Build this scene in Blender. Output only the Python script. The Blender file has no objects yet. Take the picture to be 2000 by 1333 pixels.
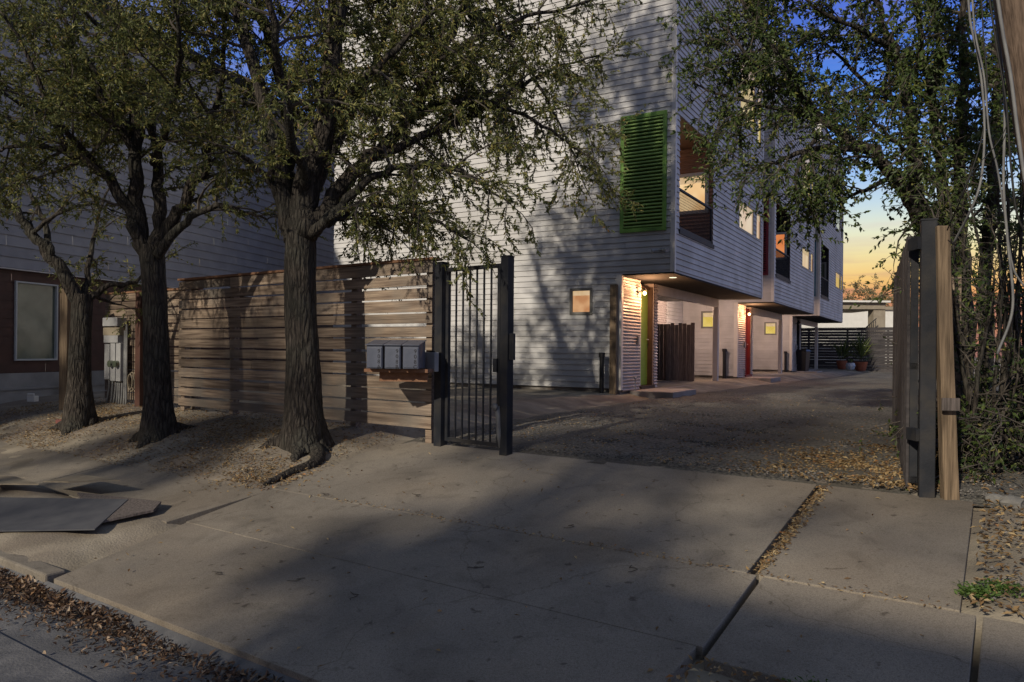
import bpy, math, random
import numpy as np
from mathutils import Vector, Matrix
random.seed(7); rng = np.random.default_rng(7)
R = math.radians
S = bpy.context.scene
COL = S.collection

# ------------------------------------------------------------------ camera
F = 1440.0; ROLL = 0.009; HY = 683.0; CZ = 1.6
cam = bpy.data.cameras.new('camera'); co = bpy.data.objects.new('camera', cam); COL.objects.link(co)
cam.sensor_width = 36.0; cam.lens = F / 2000 * 36; cam.shift_y = (HY - 666.5) / 2000
cam.clip_start = 0.05; cam.clip_end = 600
co.location = (0, 0, CZ); co.rotation_mode = 'XYZ'
co.matrix_world = Matrix.Translation((0, 0, CZ)) @ Matrix.Rotation(R(90), 4, 'X') @ Matrix.Rotation(ROLL, 4, 'Z')
S.camera = co
S.view_settings.view_transform = 'Standard'; S.view_settings.look = 'None'
S.view_settings.gamma = 1; S.view_settings.exposure = 0.12; S.view_settings.use_curve_mapping = False
S.render.resolution_x = 1024; S.render.resolution_y = 682

def at(px, py, d):
    dx, dy = px - 1000.0, py - HY
    c, s = math.cos(ROLL), math.sin(ROLL)
    return Vector(((dx * c + dy * s) / F * d, d, CZ - (-dx * s + dy * c) / F * d))

# ------------------------------------------------------------------ light
SUN_H = (-0.56, -0.828); SUN_EL = R(28)
sl = bpy.data.lights.new('sun', 'SUN'); sl.energy = 3.5; sl.angle = R(1.0); sl.color = (1.0, 0.90, 0.74)
so = bpy.data.objects.new('sun', sl); COL.objects.link(so)
sd = Vector((SUN_H[0] * math.cos(SUN_EL), SUN_H[1] * math.cos(SUN_EL), math.sin(SUN_EL)))
so.rotation_mode = 'QUATERNION'; so.rotation_quaternion = sd.to_track_quat('Z', 'Y'); so.location = (-8, -12, 12)

W = bpy.data.worlds.new('World'); S.world = W; W.use_nodes = True
nt = W.node_tree; N = nt.nodes; L = nt.links; N.clear()
out = N.new('ShaderNodeOutputWorld'); bg = N.new('ShaderNodeBackground'); L.new(bg.outputs[0], out.inputs[0])
tc = N.new('ShaderNodeTexCoord'); sep = N.new('ShaderNodeSeparateXYZ'); L.new(tc.outputs['Generated'], sep.inputs[0])
def ramp(nodes, stops, interp='LINEAR'):
    r = nodes.new('ShaderNodeValToRGB'); e = r.color_ramp.elements; r.color_ramp.interpolation = interp
    while len(e) > 1: e.remove(e[-1])
    e[0].position = stops[0][0]; e[0].color = (*stops[0][1], 1)
    for p, c in stops[1:]:
        n = e.new(p); n.color = (*c, 1)
    return r
rA = ramp(N, [(0.0, (.32, .14, .07)), (.05, (.55, .19, .07)), (.07, (.68, .28, .08)), (.09, (.82, .50, .14)), (.12, (.80, .67, .31)), (.15, (.70, .73, .54)),
              (.18, (.50, .63, .70)), (.22, (.27, .46, .80)), (.28, (.09, .27, .78)), (.36, (.045, .15, .60)), (.45, (.12, .14, .60)), (.6, (.11, .12, .26)), (1, (.115, .125, .17))])
rB = ramp(N, [(0.0, (.19, .19, .18)), (.12, (.19, .20, .215)), (.3, (.14, .175, .32)), (.5, (.11, .142, .205)), (1, (.105, .13, .16))])
L.new(sep.outputs[2], rA.inputs[0]); L.new(sep.outputs[2], rB.inputs[0])
dotn = N.new('ShaderNodeVectorMath'); dotn.operation = 'DOT_PRODUCT'; dotn.inputs[1].default_value = (.5, .866, 0)
L.new(tc.outputs['Generated'], dotn.inputs[0])
mr = N.new('ShaderNodeMapRange'); mr.interpolation_type = 'SMOOTHSTEP'
mr.inputs[1].default_value = .35; mr.inputs[2].default_value = .75; L.new(dotn.outputs['Value'], mr.inputs[0])
mx = N.new('ShaderNodeMix'); mx.data_type = 'RGBA'; L.new(mr.outputs[0], mx.inputs[0]); L.new(rB.outputs[0], mx.inputs[6]); L.new(rA.outputs[0], mx.inputs[7])
# soft cloud banks low in the sky
mp = N.new('ShaderNodeMapping'); mp.inputs['Scale'].default_value = (3, 3, 26); L.new(tc.outputs['Generated'], mp.inputs[0])
nz = N.new('ShaderNodeTexNoise'); nz.inputs['Scale'].default_value = 2.2; nz.inputs['Detail'].default_value = 6; L.new(mp.outputs[0], nz.inputs['Vector'])
cr = ramp(N, [(.44, (0, 0, 0)), (.60, (1, 1, 1))]); L.new(nz.outputs[0], cr.inputs[0])
band = ramp(N, [(0, (1, 1, 1)), (.07, (.9, .9, .9)), (.12, (.25, .25, .25)), (.3, (.2, .2, .2)), (.6, (0, 0, 0))]); L.new(sep.outputs[2], band.inputs[0])
mulc = N.new('ShaderNodeMath'); mulc.operation = 'MULTIPLY'; L.new(cr.outputs[0], mulc.inputs[0]); L.new(band.outputs[0], mulc.inputs[1])
ccol = ramp(N, [(0, (.30, .12, .12)), (.08, (.42, .16, .10)), (.16, (.62, .50, .48)), (.3, (.42, .36, .66)), (1, (.2, .2, .5))]); L.new(sep.outputs[2], ccol.inputs[0])
mx2 = N.new('ShaderNodeMix'); mx2.data_type = 'RGBA'; L.new(mulc.outputs[0], mx2.inputs[0]); L.new(mx.outputs[2], mx2.inputs[6]); L.new(ccol.outputs[0], mx2.inputs[7])
sky = N.new('ShaderNodeTexSky'); sky.sky_type = 'NISHITA'; sky.sun_disc = False; sky.sun_elevation = SUN_EL
sky.sun_rotation = math.atan2(SUN_H[0], SUN_H[1])
sc = N.new('ShaderNodeVectorMath'); sc.operation = 'SCALE'; sc.inputs['Scale'].default_value = 0.006; L.new(sky.outputs[0], sc.inputs[0])
addn = N.new('ShaderNodeVectorMath'); addn.operation = 'ADD'; L.new(mx2.outputs[2], addn.inputs[0]); L.new(sc.outputs[0], addn.inputs[1])
dn2 = N.new('ShaderNodeVectorMath'); dn2.operation = 'DOT_PRODUCT'; dn2.inputs[1].default_value = (.9, -.36, .25); L.new(tc.outputs['Generated'], dn2.inputs[0])
mr2 = N.new('ShaderNodeMapRange'); mr2.interpolation_type = 'SMOOTHSTEP'; mr2.inputs[1].default_value = .1; mr2.inputs[2].default_value = .95; L.new(dn2.outputs['Value'], mr2.inputs[0])
bl = N.new('ShaderNodeVectorMath'); bl.operation = 'SCALE'; bl.inputs[0].default_value = (.09, .13, .26); L.new(mr2.outputs[0], bl.inputs['Scale'])
add2 = N.new('ShaderNodeVectorMath'); add2.operation = 'ADD'; L.new(addn.outputs[0], add2.inputs[0]); L.new(bl.outputs[0], add2.inputs[1])
L.new(add2.outputs[0], bg.inputs[0]); bg.inputs[1].default_value = 1.0

# ------------------------------------------------------------------ mesh helpers
class MB:
    def __init__(self): self.v = []; self.q = []; self.t = []; self.n = 0
    def add(self, v, q=None, t=None):
        v = np.asarray(v, dtype=np.float64).reshape(-1, 3)
        if q is not None and len(q): self.q.append(np.asarray(q, dtype=np.int64).reshape(-1, 4) + self.n)
        if t is not None and len(t): self.t.append(np.asarray(t, dtype=np.int64).reshape(-1, 3) + self.n)
        self.v.append(v); self.n += len(v); return self
    def box(self, p, ux, uy, uz):
        p, ux, uy, uz = [np.array(k, dtype=float) for k in (p, ux, uy, uz)]
        if np.dot(np.cross(ux, uy), uz) < 0: ux, uy = uy, ux
        V = [p, p + ux, p + ux + uy, p + uy, p + uz, p + ux + uz, p + ux + uy + uz, p + uy + uz]
        return self.add(V, [(0, 3, 2, 1), (4, 5, 6, 7), (0, 1, 5, 4), (1, 2, 6, 5), (2, 3, 7, 6), (3, 0, 4, 7)])
    def quad(self, a, b, c, d): return self.add([a, b, c, d], [(0, 1, 2, 3)])
    def prism(self, pts, z0, z1):   # pts: xy polygon ccw; z0/z1 number or callable
        n = len(pts); f0 = z0 if callable(z0) else (lambda x, y: z0); f1 = z1 if callable(z1) else (lambda x, y: z1)
        V = [(x, y, f0(x, y)) for x, y in pts] + [(x, y, f1(x, y)) for x, y in pts]
        q = [(i, (i + 1) % n, n + (i + 1) % n, n + i) for i in range(n)]
        t = [(n, n + i, n + i + 1) for i in range(1, n - 1)] + [(0, i + 1, i) for i in range(1, n - 1)]
        return self.add(V, q, t)
    def tube(self, pts, rad, sides=8, cap=True):
        P = np.array([tuple(p) for p in pts], dtype=float); n = len(P)
        rad = np.broadcast_to(np.asarray(rad, dtype=float), (n,))
        T = np.gradient(P, axis=0); T /= np.linalg.norm(T, axis=1)[:, None] + 1e-9
        ref = np.array([0, 0, 1.0]) if abs(T[0, 2]) < .9 else np.array([1.0, 0, 0])
        u = np.cross(T[0], ref); u /= np.linalg.norm(u)
        V = []; a = np.arange(sides) * 2 * math.pi / sides; ca, sa = np.cos(a)[:, None], np.sin(a)[:, None]
        for i in range(n):
            u = u - T[i] * np.dot(u, T[i]); u /= np.linalg.norm(u) + 1e-9
            w = np.cross(T[i], u); V.append(P[i] + rad[i] * (ca * u + sa * w))
        V = np.concatenate(V); Q = []
        for i in range(n - 1):
            for k in range(sides):
                k2 = (k + 1) % sides; Q.append((i * sides + k, i * sides + k2, (i + 1) * sides + k2, (i + 1) * sides + k))
        t = None
        if cap:
            V = np.concatenate([V, P[:1], P[-1:]]); c0 = n * sides; t = []
            for k in range(sides):
                k2 = (k + 1) % sides; t.append((c0, k2, k)); t.append((c0 + 1, (n - 1) * sides + k, (n - 1) * sides + k2))
        return self.add(V, Q, t)
    def segs(self, A, B, r0, r1):      # many thin 3-sided twigs at once
        A = np.asarray(A, float); B = np.asarray(B, float); n = len(A)
        if n == 0: return self
        D = B - A; D /= np.linalg.norm(D, axis=1)[:, None] + 1e-9
        ref = np.where(np.abs(D[:, 2:3]) < .9, np.array([[0, 0, 1.0]]), np.array([[1.0, 0, 0]]))
        u = np.cross(D, ref); u /= np.linalg.norm(u, axis=1)[:, None]; w = np.cross(D, u)
        V = np.zeros((n, 6, 3))
        for k in range(3):
            c, s = math.cos(k * 2.0944), math.sin(k * 2.0944); V[:, k] = A + r0 * (c * u + s * w); V[:, 3 + k] = B + r1 * (c * u + s * w)
        b = (np.arange(n) * 6)[:, None, None]; q = np.array([(0, 1, 4, 3), (1, 2, 5, 4), (2, 0, 3, 5)])[None]
        return self.add(V.reshape(-1, 3), (q + b).reshape(-1, 4))
    def leaves(self, P, D, Nn, ln, wd, fold=.25):
        n = len(P)
        if n == 0: return self
        P = np.asarray(P, float); D = D / (np.linalg.norm(D, axis=1)[:, None] + 1e-9)
        U = np.cross(D, Nn); U /= np.linalg.norm(U, axis=1)[:, None] + 1e-9; Z = np.cross(U, D)
        ln = np.broadcast_to(ln, (n,))[:, None]; wd = np.broadcast_to(wd, (n,))[:, None]
        m = P + D * ln * .45
        V = np.stack([P, m + U * wd * .5 + Z * wd * fold, P + D * ln - Z * wd * fold * .6, m - U * wd * .5 + Z * wd * fold], axis=1)
        b = (np.arange(n) * 4)[:, None, None]; t = np.array([(0, 1, 2), (0, 2, 3)])[None]
        return self.add(V.reshape(-1, 3), None, (t + b).reshape(-1, 3))
    def mesh(self, name, off=(0, 0, 0), smooth=False):
        me = bpy.data.meshes.new(name)
        V = np.concatenate(self.v) - np.array(off, float)[None]
        q = np.concatenate(self.q) if self.q else np.zeros((0, 4), int); t = np.concatenate(self.t) if self.t else np.zeros((0, 3), int)
        me.vertices.add(len(V)); me.vertices.foreach_set('co', V.ravel())
        nl = q.size + t.size; me.loops.add(nl); me.loops.foreach_set('vertex_index', np.concatenate([q.ravel(), t.ravel()]).astype(np.int32))
        me.polygons.add(len(q) + len(t))
        ls = np.concatenate([np.arange(len(q)) * 4, q.size + np.arange(len(t)) * 3]).astype(np.int32)
        me.polygons.foreach_set('loop_start', ls)
        me.polygons.foreach_set('use_smooth', np.full(len(q) + len(t), bool(smooth)))
        me.update(calc_edges=True); me.validate()
        return me
    def build(self, name, m, parent=None, smooth=False, bevel=0, label=None, kind=None):
        root = parent; off = Vector((0, 0, 0))
        while root is not None: off += root.location; root = root.parent
        o = bpy.data.objects.new(name, self.mesh(name, off, smooth)); COL.objects.link(o); o.parent = parent
        o.data.materials.append(m)
        if bevel:
            b = o.modifiers.new('bevel', 'BEVEL'); b.width = bevel; b.segments = 2; b.limit_method = 'ANGLE'
        if label: o['label'] = label
        if kind: o['kind'] = kind
        return o
def thing(name, loc, label, cat, group=None):
    o = bpy.data.objects.new(name, None); COL.objects.link(o); o.location = loc; o.empty_display_size = .1
    o['label'] = label; o['category'] = cat
    if group: o['group'] = group
    return o
def tag(o, label, cat, group=None):
    o['label'] = label; o['category'] = cat
    if group: o['group'] = group
    return o
def kids(o): return [c for c in list(COL.objects) if c.parent == o]
def copy_tree(o, parent=None):
    ch = kids(o); c = o.copy(); COL.objects.link(c); c.parent = parent
    for k in ch: copy_tree(k, c)
    return c

# ------------------------------------------------------------------ materials
def mat(name, c1, c2=None, rough=.8, scale=8.0, detail=6, bump=0.0, bscale=None, stretch=None, rotz=0.0, island=0.0,
        spec=.3, metal=0.0, c3=None, s3=1.0, lo=.35, hi=.65, transl=0.0, bdist=.01):
    m = bpy.data.materials.new(name); m.use_nodes = True; nt = m.node_tree; N = nt.nodes; L = nt.links
    b = N['Principled BSDF']; b.inputs['Roughness'].default_value = rough; b.inputs['Metallic'].default_value = metal
    b.inputs['Specular IOR Level'].default_value = spec
    tc = N.new('ShaderNodeTexCoord'); mp = N.new('ShaderNodeMapping'); L.new(tc.outputs['Object'], mp.inputs[0])
    vec = mp.outputs[0]
    if stretch:
        mp.inputs['Rotation'].default_value = (0, 0, rotz); mp2 = N.new('ShaderNodeMapping'); mp2.inputs['Scale'].default_value = stretch
        L.new(vec, mp2.inputs[0]); vec = mp2.outputs[0]
    last = None
    if c2:
        nz = N.new('ShaderNodeTexNoise'); nz.inputs['Scale'].default_value = scale; nz.inputs['Detail'].default_value = detail; L.new(vec, nz.inputs['Vector'])
        r = ramp(N, [(lo, c1), (hi, c2)]); L.new(nz.outputs[0], r.inputs[0]); last = r.outputs[0]
    else:
        rgb = N.new('ShaderNodeRGB'); rgb.outputs[0].default_value = (*c1, 1); last = rgb.outputs[0]
    if c3:
        n3 = N.new('ShaderNodeTexNoise'); n3.inputs['Scale'].default_value = s3; n3.inputs['Detail'].default_value = 8; L.new(tc.outputs['Object'], n3.inputs['Vector'])
        r3 = ramp(N, [(.46, (0, 0, 0)), (.66, (1, 1, 1))]); L.new(n3.outputs[0], r3.inputs[0])
        mxx = N.new('ShaderNodeMix'); mxx.data_type = 'RGBA'; L.new(r3.outputs[0], mxx.inputs[0]); L.new(last, mxx.inputs[6]); mxx.inputs[7].default_value = (*c3, 1); last = mxx.outputs[2]
    if island:
        g = N.new('ShaderNodeNewGeometry'); h = N.new('ShaderNodeHueSaturation'); L.new(last, h.inputs['Color'])
        a = N.new('ShaderNodeMapRange'); a.inputs[3].default_value = 1 - island; a.inputs[4].default_value = 1 + island
        L.new(g.outputs['Random Per Island'], a.inputs[0]); L.new(a.outputs[0], h.inputs['Value']); last = h.outputs[0]
    L.new(last, b.inputs['Base Color'])
    if bump:
        nb = N.new('ShaderNodeTexNoise'); nb.inputs['Scale'].default_value = bscale or scale * 3; nb.inputs['Detail'].default_value = 8; L.new(vec, nb.inputs['Vector'])
        bp = N.new('ShaderNodeBump'); bp.inputs['Strength'].default_value = bump; bp.inputs['Distance'].default_value = bdist
        L.new(nb.outputs[0], bp.inputs['Height']); L.new(bp.outputs[0], b.inputs['Normal'])
    if transl:
        tr = N.new('ShaderNodeBsdfTranslucent'); L.new(last, tr.inputs[0]); ms = N.new('ShaderNodeMixShader'); ms.inputs[0].default_value = transl
        o = N['Material Output']; L.new(b.outputs[0], ms.inputs[1]); L.new(tr.outputs[0], ms.inputs[2]); L.new(ms.outputs[0], o.inputs[0])
    return m
def leafmat(name, cols, transl=.3, rough=.55):
    m = bpy.data.materials.new(name); m.use_nodes = True; nt = m.node_tree; N = nt.nodes; L = nt.links
    b = N['Principled BSDF']; b.inputs['Roughness'].default_value = rough; b.inputs['Specular IOR Level'].default_value = .35
    g = N.new('ShaderNodeNewGeometry'); r = ramp(N, cols); L.new(g.outputs['Random Per Island'], r.inputs[0]); L.new(r.outputs[0], b.inputs['Base Color'])
    tr = N.new('ShaderNodeBsdfTranslucent'); L.new(r.outputs[0], tr.inputs[0]); ms = N.new('ShaderNodeMixShader'); ms.inputs[0].default_value = transl
    o = N['Material Output']; L.new(b.outputs[0], ms.inputs[1]); L.new(tr.outputs[0], ms.inputs[2]); L.new(ms.outputs[0], o.inputs[0])
    return m
def emit(name, c1, c2, strength, scale=2.0, vert=False):
    m = bpy.data.materials.new(name); m.use_nodes = True; nt = m.node_tree; N = nt.nodes; L = nt.links; N.remove(N['Principled BSDF'])
    e = N.new('ShaderNodeEmission'); e.inputs[1].default_value = strength
    tc = N.new('ShaderNodeTexCoord'); nz = N.new('ShaderNodeTexNoise'); nz.inputs['Scale'].default_value = scale; nz.inputs['Detail'].default_value = 2
    L.new(tc.outputs['Object'], nz.inputs['Vector']); r = ramp(N, [(.35, c1), (.65, c2)]); L.new(nz.outputs[0], r.inputs[0]); L.new(r.outputs[0], e.inputs[0])
    gl = N.new('ShaderNodeBsdfGlossy'); gl.inputs['Roughness'].default_value = .08; gl.inputs['Color'].default_value = (.5, .5, .5, 1)
    fr = N.new('ShaderNodeFresnel'); ms = N.new('ShaderNodeMixShader'); L.new(fr.outputs[0], ms.inputs[0]); L.new(e.outputs[0], ms.inputs[1]); L.new(gl.outputs[0], ms.inputs[2])
    L.new(ms.outputs[0], N['Material Output'].inputs[0]); return m
RC = math.atan2(.565, .825)    # rotation that lines texture x up with the curb direction
M = {}
M['siding'] = mat('siding', (.46, .45, .45), (.54, .53, .525), .7, 2.5, bump=.15, bscale=40, island=.045, c3=(.39, .38, .365), s3=.9)
M['corr'] = mat('corrugated', (.36, .32, .31), (.42, .38, .37), .45, 3, spec=.5)
M['brown_corr'] = mat('brown_corrugated', (.20, .12, .085), (.26, .15, .10), .5, 3)
M['jamb'] = mat('brown_jamb', (.05, .03, .022), (.07, .045, .03), .6, 5)
M['trim'] = mat('trim_paint', (.58, .55, .52), (.64, .61, .58), .6, 4, bump=.1)
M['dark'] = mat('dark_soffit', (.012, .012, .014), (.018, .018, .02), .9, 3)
M['darkmetal'] = mat('dark_metal', (.012, .014, .019), (.022, .023, .028), .65, 6, spec=.25, bump=.15, bscale=60, c3=(.035, .032, .03), s3=5)
M['found'] = mat('foundation', (.20, .185, .17), (.28, .26, .235), .9, 5, bump=.4, c3=(.12, .10, .085), s3=2)
M['slab'] = mat('porch_concrete', (.30, .26, .24), (.38, .34, .31), .85, 4, bump=.3, c3=(.22, .2, .18), s3=2)
M['green'] = mat('green_paint', (.17, .33, .06), (.23, .41, .085), .6, 7, bump=.15, c3=(.10, .19, .045), s3=3)
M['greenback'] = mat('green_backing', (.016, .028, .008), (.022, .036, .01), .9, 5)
M['greenslat'] = mat('green_slat', (.23, .37, .10), (.29, .45, .13), .65, 9, bump=.1, island=.2)
M['red'] = mat('red_paint', (.15, .018, .028), (.20, .028, .036), .5, 5)
M['teal'] = mat('teal_paint', (.02, .10, .14), (.03, .13, .17), .5, 5)
M['greend'] = mat('lime_door', (.17, .27, .035), (.21, .32, .05), .5, 5)
M['redframe'] = mat('maroon_frame', (.06, .030, .023), (.085, .04, .03), .6, 4, bump=.15)
M['winframe'] = mat('window_frame', (.48, .49, .47), None, .5)
M['greyframe'] = mat('grey_window_frame', (.17, .165, .15), (.21, .2, .18), .5, 6)
M['fence'] = mat('fence_cedar', (.13, .092, .068), (.34, .26, .19), .85, 4.0, detail=10, bump=.7, bscale=12, stretch=(.4, 9, 9), rotz=RC, island=.24, c3=(.17, .145, .12), s3=1.6)
M['cap'] = mat('fence_cap', (.17, .085, .05), (.26, .14, .08), .8, 3, stretch=(.5, 9, 9), rotz=RC, bump=.3)
M['darkfence'] = mat('dark_fence', (.032, .029, .031), (.062, .055, .055), .85, 3, stretch=(.5, 9, 9), rotz=RC, bump=.3, island=.25)
M['post'] = mat('post_wood', (.085, .06, .038), (.25, .18, .115), .8, 4, detail=9, bump=.6, bscale=8, stretch=(14, 14, .7), c3=(.16, .115, .075), s3=2.5)
M['greywood'] = mat('weathered_wood', (.06, .05, .045), (.15, .125, .115), .85, 5, stretch=(12, 12, .8), bump=.5, island=.15)
def barkmat():
    m = mat('bark', (.022, .018, .015), (.085, .071, .058), .95, 14, detail=12, stretch=(3, 3, .5), c3=(.055, .052, .042), s3=2.2); nt = m.node_tree; N = nt.nodes; L = nt.links
    tc = N.new('ShaderNodeTexCoord'); mp = N.new('ShaderNodeMapping'); mp.inputs['Scale'].default_value = (26, 26, 5.5); L.new(tc.outputs['Object'], mp.inputs[0])
    dn = N.new('ShaderNodeTexNoise'); dn.inputs['Scale'].default_value = 1.2; dn.inputs['Detail'].default_value = 5; L.new(mp.outputs[0], dn.inputs['Vector'])
    av = N.new('ShaderNodeVectorMath'); av.operation = 'ADD'; L.new(mp.outputs[0], av.inputs[0]); L.new(dn.outputs['Color'], av.inputs[1])
    vo = N.new('ShaderNodeTexVoronoi'); vo.feature = 'DISTANCE_TO_EDGE'; vo.inputs['Scale'].default_value = .8; L.new(av.outputs[0], vo.inputs['Vector'])
    mr = N.new('ShaderNodeMapRange'); mr.inputs[2].default_value = .28; L.new(vo.outputs['Distance'], mr.inputs[0])
    bp = N.new('ShaderNodeBump'); bp.inputs['Strength'].default_value = 1.0; bp.inputs['Distance'].default_value = .022; L.new(mr.outputs[0], bp.inputs['Height'])
    b2 = N.new('ShaderNodeBump'); b2.inputs['Strength'].default_value = .7; b2.inputs['Distance'].default_value = .008
    n2 = N.new('ShaderNodeTexNoise'); n2.inputs['Scale'].default_value = 3; n2.inputs['Detail'].default_value = 8; L.new(mp.outputs[0], n2.inputs['Vector']); L.new(n2.outputs[0], b2.inputs['Height']); L.new(bp.outputs[0], b2.inputs['Normal'])
    b = N['Principled BSDF']; L.new(b2.outputs[0], b.inputs['Normal'])
    mm = N.new('ShaderNodeMix'); mm.data_type = 'RGBA'; mm.blend_type = 'MULTIPLY'; mm.inputs[0].default_value = .75; src = b.inputs['Base Color'].links[0].from_socket
    r = ramp(N, [(0, (.35, .33, .32)), (.5, (1, 1, 1))]); L.new(mr.outputs[0], r.inputs[0]); L.new(src, mm.inputs[6]); L.new(r.outputs[0], mm.inputs[7]); L.new(mm.outputs[2], b.inputs['Base Color'])
    return m
M['greypicket'] = mat('grey_picket', (.12, .10, .095), (.26, .22, .20), .85, 5, stretch=(12, 12, .8), bump=.5, island=.2)
M['bark'] = barkmat()
M['twig'] = mat('twig', (.05, .042, .035), (.10, .085, .07), .9, 9)
M['leaf'] = leafmat('oak_leaf', [(0, (.06, .075, .024)), (.35, (.12, .14, .04)), (.7, (.19, .20, .062)), (.88, (.30, .28, .095)), (.965, (.30, .25, .07)), (1, (.26, .14, .05))])
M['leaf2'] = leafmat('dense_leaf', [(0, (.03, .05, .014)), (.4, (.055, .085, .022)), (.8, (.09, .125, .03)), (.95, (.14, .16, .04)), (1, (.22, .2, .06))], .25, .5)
M['hazeleaf'] = leafmat('pale_leaf', [(0, (.16, .13, .06)), (.5, (.22, .19, .09)), (1, (.3, .26, .14))], .3)
M['litter'] = leafmat('leaf_litter', [(0, (.10, .055, .025)), (.25, (.19, .115, .05)), (.5, (.28, .18, .08)), (.75, (.36, .26, .13)), (.93, (.42, .33, .19)), (1, (.34, .14, .04))], .15, .7)
M['litterd'] = leafmat('gutter_leaves', [(0, (.03, .02, .012)), (.4, (.07, .04, .024)), (.65, (.12, .065, .035)), (.85, (.22, .13, .07)), (1, (.33, .25, .17))], .1, .6)
M['weed'] = leafmat('weed_leaf', [(0, (.04, .075, .015)), (.5, (.07, .13, .025)), (1, (.13, .20, .05))], .3)
def concretemat():
    m = mat('driveway_concrete', (.195, .172, .142), (.28, .248, .205), .88, 1.1, detail=14, bump=.45, bscale=110, c3=(.20, .168, .132), s3=.55, lo=.3, hi=.7, bdist=.004); nt = m.node_tree; N = nt.nodes; L = nt.links
    b = N['Principled BSDF']; tc = N.new('ShaderNodeTexCoord')
    def layer(scale, stops, fac, detail=6, vor=None, dist=0):
        n = N.new('ShaderNodeTexNoise'); n.inputs['Scale'].default_value = scale; n.inputs['Detail'].default_value = detail; n.inputs['Distortion'].default_value = dist; L.new(tc.outputs['Object'], n.inputs['Vector'])
        r = ramp(N, stops); L.new(n.outputs[0], r.inputs[0]); mm = N.new('ShaderNodeMix'); mm.data_type = 'RGBA'; mm.blend_type = 'MULTIPLY'; mm.inputs[0].default_value = fac
        src = b.inputs['Base Color'].links[0].from_socket; L.new(src, mm.inputs[6]); L.new(r.outputs[0], mm.inputs[7]); L.new(mm.outputs[2], b.inputs['Base Color'])
    layer(190, [(.36, (.62, .6, .58)), (.52, (1, 1, 1)), (.7, (1.15, 1.13, 1.1))], .8, 3)
    layer(3.2, [(.30, (.5, .49, .48)), (.48, (1, 1, 1))], .4, 12, dist=1.2)
    layer(.8, [(.36, (.66, .66, .66)), (.5, (1, 1, 1)), (.66, (1.12, 1.1, 1.06))], .8, 10, dist=.5)
    layer(70, [(.34, (.7, .7, .7)), (.5, (1, 1, 1))], .6, 4)
    layer(11, [(.28, (.45, .42, .40)), (.345, (1, 1, 1))], .9, 5)
    mp = N.new('ShaderNodeMapping'); mp.inputs['Scale'].default_value = (.42, .42, .42); L.new(tc.outputs['Object'], mp.inputs[0])
    dn = N.new('ShaderNodeTexNoise'); dn.inputs['Scale'].default_value = 3.0; dn.inputs['Detail'].default_value = 8; L.new(mp.outputs[0], dn.inputs['Vector'])
    sc_ = N.new('ShaderNodeVectorMath'); sc_.operation = 'SCALE'; sc_.inputs['Scale'].default_value = .5; L.new(dn.outputs['Color'], sc_.inputs[0])
    av = N.new('ShaderNodeVectorMath'); av.operation = 'ADD'; L.new(mp.outputs[0], av.inputs[0]); L.new(sc_.outputs[0], av.inputs[1])
    vo = N.new('ShaderNodeTexVoronoi'); vo.feature = 'DISTANCE_TO_EDGE'; vo.inputs['Scale'].default_value = .9; L.new(av.outputs[0], vo.inputs['Vector'])
    r = ramp(N, [(0, (.5, .48, .45)), (.0035, (1, 1, 1))]); L.new(vo.outputs['Distance'], r.inputs[0]); mm = N.new('ShaderNodeMix'); mm.data_type = 'RGBA'; mm.blend_type = 'MULTIPLY'; mm.inputs[0].default_value = .6
    src = b.inputs['Base Color'].links[0].from_socket; L.new(src, mm.inputs[6]); L.new(r.outputs[0], mm.inputs[7]); L.new(mm.outputs[2], b.inputs['Base Color'])
    return m
M['concrete'] = concretemat()
M['asphalt'] = mat('street_asphalt', (.10, .10, .105), (.165, .16, .16), .8, 9, detail=12, bump=.6, bscale=70, c3=(.08, .08, .085), s3=.8)
M['dirt'] = mat('dirt', (.17, .145, .11), (.32, .275, .21), .95, 2.6, detail=14, bump=.8, bscale=60, c3=(.16, .13, .105), s3=.9, bdist=.01)
M['gravel'] = mat('gravel', (.055, .052, .045), (.19, .175, .148), .95, 30, detail=6, bump=1.0, bscale=42, c3=(.10, .088, .07), s3=.8, bdist=.03)
M['pebble'] = mat('pebbles', (.10, .09, .08), (.17, .155, .14), .9, 3, island=.55)
M['mail'] = mat('mailbox_metal', (.06, .07, .10), (.085, .095, .13), .4, 7, spec=.5, bump=.1)
M['maildark'] = mat('mailbox_side', (.10, .105, .12), None, .5)
M['black'] = mat('black_plastic', (.010, .010, .012), None, .45, spec=.5)
M['num'] = mat('number_black', (.012, .012, .015), None, .6)
M['greybox'] = mat('grey_box', (.27, .27, .28), (.33, .33, .33), .5, 8, bump=.1)
M['cable'] = mat('grey_cable', (.13, .13, .135), (.20, .20, .195), .6, 8)
M['blackcable'] = mat('black_cable', (.02, .02, .02), None, .6)
M['pole'] = mat('pole_wood', (.08, .055, .04), (.17, .12, .088), .85, 4, detail=10, bump=.6, bscale=8, stretch=(12, 12, .6))
M['card'] = mat('dark_sheet', (.05, .052, .062), (.085, .085, .092), .8, 4, bump=.1)
M['cardedge'] = mat('tan_board', (.20, .165, .12), (.27, .23, .17), .85, 5, bump=.2)
M['terra'] = mat('terracotta', (.22, .07, .04), (.27, .1, .06), .8, 6)
M['white'] = mat('white_glaze', (.55, .58, .62), (.2, .3, .45), .3, 12)
M['tan'] = mat('tan_stucco', (.24, .20, .15), (.29, .25, .19), .85, 4)
M['whitewall'] = mat('white_wall', (.62, .60, .55), (.68, .66, .61), .8, 3)
M['brick'] = mat('red_brick', (.14, .05, .045), (.2, .08, .065), .9, 12, bump=.4)
M['rock'] = mat('rock', (.12, .115, .105), (.2, .19, .175), .9, 7, bump=.6)
M['bluewall'] = mat('blue_grey_siding', (.25, .25, .265), (.30, .30, .315), .7, 3, island=.05)
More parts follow.
